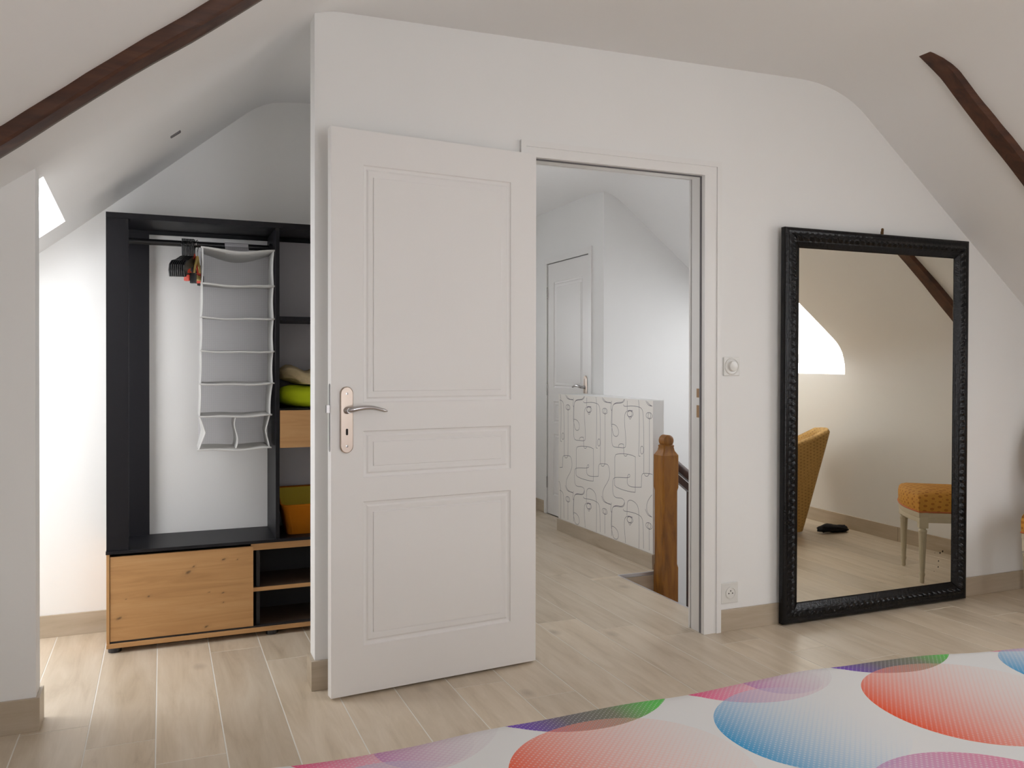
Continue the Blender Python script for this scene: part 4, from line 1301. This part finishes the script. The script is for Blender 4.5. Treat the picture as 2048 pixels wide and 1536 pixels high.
rd = lambda ring, dz: [(a, b_, c + dz(a, b_)) for a, b_, c in ring]
dzf = lambda a, b_: 0.003 * math.sin(a * 20) + 0.26 * b_ - 0.012
mb = MB(); mb.loft([rrect(0.135, 0.085, 0.0), rrect(0.145, 0.095, 0.06), rrect(0.156, 0.105, 0.11), rd(rrect(0.166, 0.112, 0.172), dzf), rd(rrect(0.170, 0.115, 0.178), dzf), rd(rrect(0.166, 0.110, 0.181), dzf), rd(rrect(0.161, 0.105, 0.176), dzf)], cap=False); mb.add(rrect(0.135, 0.085, 0.0), [tuple(range(23, -1, -1))])
mb.build('body', 'basket', bk, smooth=True, fix=False)
mb = MB(); mb.loft([rd(rrect(0.1625, 0.1065, 0.177), dzf), rrect(0.150, 0.099, 0.11), rrect(0.138, 0.090, 0.05), rrect(0.128, 0.080, 0.006)], cap=False); mb.add(rrect(0.128, 0.080, 0.006), [tuple(range(24))])
mb.build('lining', 'lining', bk, smooth=True, fix=False)

# ------------------------------------------------------------------ medallion chair in the right corner
E1 = V((0.225, -0.34, 0)); cw = E1.length
fa = math.atan2(E1.y, E1.x)
ch = empty('dining_chair', (3.85, -0.35, 0), fa); tag(ch, 'cream painted chair with orange diamond-patterned seat in the right corner', 'chair')
# local: x along the front edge (0..cw), +y towards the back
LEG = [(0.010, 0.0), (0.012, 0.006), (0.0115, 0.03), (0.015, 0.045), (0.0155, 0.052), (0.0125, 0.058), (0.0135, 0.075), (0.0205, 0.275), (0.0225, 0.285), (0.0225, 0.292), (0.016, 0.298), (0.016, 0.304), (0.022, 0.310)]
BK = 0.38
for (lx, ly) in ((0, 0), (cw, 0), (0.03, BK), (cw - 0.03, BK)):
    mb = MB(); mb.lathe(LEG, (lx, ly, 0), 40, flute=10, fd=0.16, frange=(0.07, 0.28)); mb.box((lx - 0.024, ly - 0.024, 0.305), (lx + 0.024, ly + 0.024, 0.392), bev=0.003)
    mb.build('leg', 'cream_wood', ch, auto=50)


def seat_ring(off, z, bow=0.035):
    pts = []
    for k in range(13):
        t = k / 12; x = -0.022 - off + (cw + 0.044 + 2 * off) * t
        pts.append((x, -0.022 - off - bow * math.sin(math.pi * t), z))
    pts += [(cw + 0.022 + off - 0.02 * j / 6, -0.02 + (BK + 0.04 + off) * j / 6, z) for j in range(1, 7)]
    pts += [(cw + 0.0 + off - (cw + 2 * off) * j / 6, BK + 0.02 + off, z) for j in range(1, 6)]
    pts += [(0.0 - off - 0.022 * j / 6, BK + 0.02 + off - (BK + 0.03 + off) * j / 6, z) for j in range(0, 6)]
    return pts


mb = MB(); mb.loft([seat_ring(0.0, 0.336), seat_ring(0.002, 0.345), seat_ring(0.0, 0.360), seat_ring(0.004, 0.368), seat_ring(0.004, 0.390)]); mb.build('seat_frame', 'cream_wood', ch, auto=30)
def seat_scaled(k, z, off=0.005):
    r = seat_ring(off, z); cx_ = sum(q[0] for q in r) / len(r); cy_ = sum(q[1] for q in r) / len(r)
    return [(cx_ + (q[0] - cx_) * k, cy_ + (q[1] - cy_) * k, z) for q in r]


mb = MB(); mb.loft([seat_ring(0.002, 0.388), seat_ring(0.005, 0.40), seat_ring(0.006, 0.45), seat_scaled(0.985, 0.474), seat_scaled(0.93, 0.488), seat_scaled(0.80, 0.498), seat_scaled(0.5, 0.505), seat_scaled(0.1, 0.507)]); st = mb.build('seat_cushion', 'uph_orange', ch, auto=75)
mb = MB(); mb.tube([tuple(V(q)) for q in seat_ring(0.0055, 0.396)], 0.004, 6, closed=True); mb.build('piping', 'piping', st)
# oval back
bc = V((cw / 2, BK + 0.065, 0.745)); tl = math.radians(13)
def bp(u, v, d=0.0):
    return tuple(bc + V((u, v * math.sin(tl) + d * math.cos(tl), v * math.cos(tl) - d * math.sin(tl))))
n = 44; ov = lambda ru, rv, d: [bp(ru * math.cos(2 * math.pi * k / n), rv * math.sin(2 * math.pi * k / n), d) for k in range(n)]
mb = MB(); mb.loft([ov(0.188, 0.222, -0.016), ov(0.222, 0.256, -0.020), ov(0.226, 0.260, 0.0), ov(0.222, 0.256, 0.018), ov(0.186, 0.220, 0.016), ov(0.188, 0.222, -0.016)], cap=False); mb.build('back_frame', 'cream_wood', ch, auto=40)
mb = MB(); mb.loft([ov(0.192, 0.226, 0.010), ov(0.188, 0.222, -0.018), ov(0.15, 0.18, -0.030), ov(0.06, 0.08, -0.034)]); mb.loft([ov(0.192, 0.226, 0.008), ov(0.18, 0.21, 0.022), ov(0.06, 0.07, 0.026)]); mb.build('back_pad', 'uph_orange', ch, auto=60)
for sx in (-0.10, 0.10):
    mb = MB(); mb.tube([(cw / 2 + sx * 1.25, BK, 0.37), (cw / 2 + sx * 1.2, BK + 0.005, 0.43), bp(sx, -0.222)], [0.022, 0.019, 0.017], 12); mb.build('back_support', 'cream_wood', ch, smooth=True)

# ------------------------------------------------------------------ upholstered armchair (seen only in the mirror)
ac = empty('armchair', (3.925, -1.955, 0), math.pi / 2); tag(ac, 'gold patterned upholstered armchair with flared back, reflected in the mirror', 'armchair')
# shell: U-shaped wall, open towards -x; lower part narrow, upper part flared
def shell_pt(s, h, inner=0.0):
    """s 0..1 along the U from front of +y arm, round the back, to front of -y arm; h 0..1"""
    bx = 0.335 + 0.07 * h - inner; by = 0.245 + 0.175 * h - inner
    xf = -0.22 - 0.06 * h; rc = 0.09
    segs = [('l', (xf, by), (bx - rc, by)), ('a', (bx - rc, by - rc), 90, 0), ('l', (bx, by - rc), (bx, -by + rc)), ('a', (bx - rc, -by + rc), 0, -90), ('l', (bx - rc, -by), (xf, -by))]
    w = [0.3, 0.12, 0.16, 0.12, 0.3]; a = 0
    for q, ww in zip(segs, w):
        if s <= a + ww + 1e-9:
            t = (s - a) / ww
            if q[0] == 'l': x, y = q[1][0] + (q[2][0] - q[1][0]) * t, q[1][1] + (q[2][1] - q[1][1]) * t
            else:
                an = math.radians(q[2] + (q[3] - q[2]) * t); x, y = q[1][0] + rc * math.cos(an), q[1][1] + rc * math.sin(an)
            break
        a += ww
    fx = max(0.0, bx - 0.12 - x)
    ztop = 0.632 + 0.112 * (min(1.0, abs(y) / 0.40)) ** 1.3 - 0.42 * fx
    return (x, y, 0.02 + (ztop - 0.02) * h)


mb = MB(); rings = []
ns = 46
for i in range(ns + 1):
    s = i / ns; ring = []
    for h in (0, 0.12, 0.3, 0.5, 0.7, 0.88, 0.97): ring.append(shell_pt(s, h))
    a = shell_pt(s, 1.0, 0.012); ring.append(a); a = shell_pt(s, 1.0, 0.045); ring.append((a[0], a[1], a[2] + 0.004))
    for h in (0.95, 0.8, 0.6, 0.3, 0): ring.append(shell_pt(s, h, 0.062))
    rings.append(ring)
mb.loft(rings); mb.build('back_shell', 'uph_gold', ac, auto=60)
mb = MB(); mb.box((-0.28, -0.20, 0.10), (0.28, 0.20, 0.30), bev=0.02); mb.build('seat_base', 'uph_gold', ac)
mb = MB(); mb.box((-0.33, -0.22, 0.30), (0.29, 0.22, 0.40), bev=0.035); mb.build('seat_cushion', 'uph_gold', ac, auto=50)
for lx, ly in ((-0.22, 0.17), (-0.22, -0.17), (0.22, 0.17), (0.22, -0.17)):
    mb = MB(); mb.lathe([(0.014, 0.0), (0.02, 0.1)], (lx, ly, 0), 12); mb.build('leg', 'rail', ac)
bm_ = blob('black_bag', (4.375, -1.60, 0.026), (0.125, 0.05, 0.026), 'blackcloth', 2.2, 2.4, 0.25, 5.0, sag=lambda x, y: 0.010 * math.exp(-((x + 0.05) / 0.05) ** 2))
tag(bm_, 'small black cloth bag on the floor behind the gold armchair', 'bag')

# ------------------------------------------------------------------ bed
bd = empty('bed', (1.05, -2.50, 0)); tag(bd, 'low bed in front of the doorway, hidden under a colourful duvet', 'bed')
mb = MB(); mb.box((-0.98, -0.66, 0.06), (0.98, 0.66, 0.26), bev=0.01); mb.build('base', 'bedwood', bd)
mb = MB(); mb.box((-0.99, -0.67, 0.26), (0.99, 0.67, 0.49), bev=0.04); mb.build('mattress', 'mattress', bd)
for lx in (-0.9, 0.9):
    for ly in (-0.58, 0.58):
        mb = MB(); mb.lathe([(0.025, 0), (0.03, 0.065)], (lx, ly, 0), 12); mb.build('leg', 'rail', bd)
DX0, DX1, DY0, DY1, DZ = 0.0, 2.06, -3.23, -1.745, 0.552
nx, ny = 130, 96
mb = MB(); vs = []; uvs = []
# parametrise the drape: s runs over the top and down the sides; rounded edges
def drape(t, lo, hi, r, hang):
    """t in [0,1] -> (pos, drop) following flat top with rounded shoulders and hanging sides"""
    flat = (hi - lo) - 2 * r; arcl = math.pi / 2 * r; tot = flat + 2 * arcl + 2 * hang
    s = t * tot
    uu = lo + r + s - hang - arcl
    if s < hang: return lo, r + hang - s, uu
    s -= hang
    if s < arcl: a = s / r; return lo + r - r * math.cos(a), r - r * math.sin(a), uu
    s -= arcl
    if s < flat: return lo + r + s, 0.0, uu
    s -= flat
    if s < arcl: a = s / r; return hi - r + r * math.sin(a), r - r * math.cos(a), uu
    s -= arcl
    return hi, r + s, uu
for j in range(ny + 1):
    yy, dy, vv = drape(j / ny, DY0, DY1, 0.055, 0.28)
    for i in range(nx + 1):
        xx, dx, uu_ = drape(i / nx, DX0, DX1, 0.055, 0.28)
        # soften plan corners
        w = V((xx, yy, 0))
        zz = DZ - max(dx, dy)
        e = noise.noise(V((xx * 2.2, yy * 2.2, 0.3))) * 0.012 + noise.noise(V((xx * 5.5, yy * 4.0, 2.0))) * 0.005
        if dx > 0.06 or dy > 0.06:
            k = min(1, (max(dx, dy) - 0.05) / 0.2)
            fold = 0.012 * math.sin(xx * 17 + 1.0) * k if dy >= dx else 0.012 * math.sin(yy * 17) * k
            if dy >= dx: w.y += fold if yy > -2.5 else -fold
            else: w.x += fold if xx > 1 else -fold
            e *= 0.2
        wave = 0.009 * math.sin(xx * 8.4 + 2.4) + 0.004 * math.sin(xx * 4.1 + 1.2)
        if yy > -1.95: w.y += wave * (yy + 1.95) / 0.18
        cxr = max(0.0, xx - 1.25); cy = max(0.0, min(1.0, (yy + 2.15) / 0.36))
        w.y -= 0.21 * cxr * cxr * cy
        vs.append((w.x, w.y, zz + e)); uvs.append((uu_ + (w.x - xx), vv + (w.y - yy)))
fs = [(j * (nx + 1) + i, j * (nx + 1) + i + 1, (j + 1) * (nx + 1) + i + 1, (j + 1) * (nx + 1) + i) for j in range(ny) for i in range(nx)]
mb.add(vs, fs)
dv = mb.build('duvet', 'duvet', smooth=True, fix=False)
ul = dv.data.uv_layers.new(name='cloth')
for lp in dv.data.loops: ul.data[lp.index].uv = uvs[lp.vertex_index]
md = dv.modifiers.new('thickness', 'SOLIDIFY'); md.thickness = 0.02; md.offset = -1
tag(dv, 'white duvet printed with red, blue, green and pink halftone circles', 'duvet')
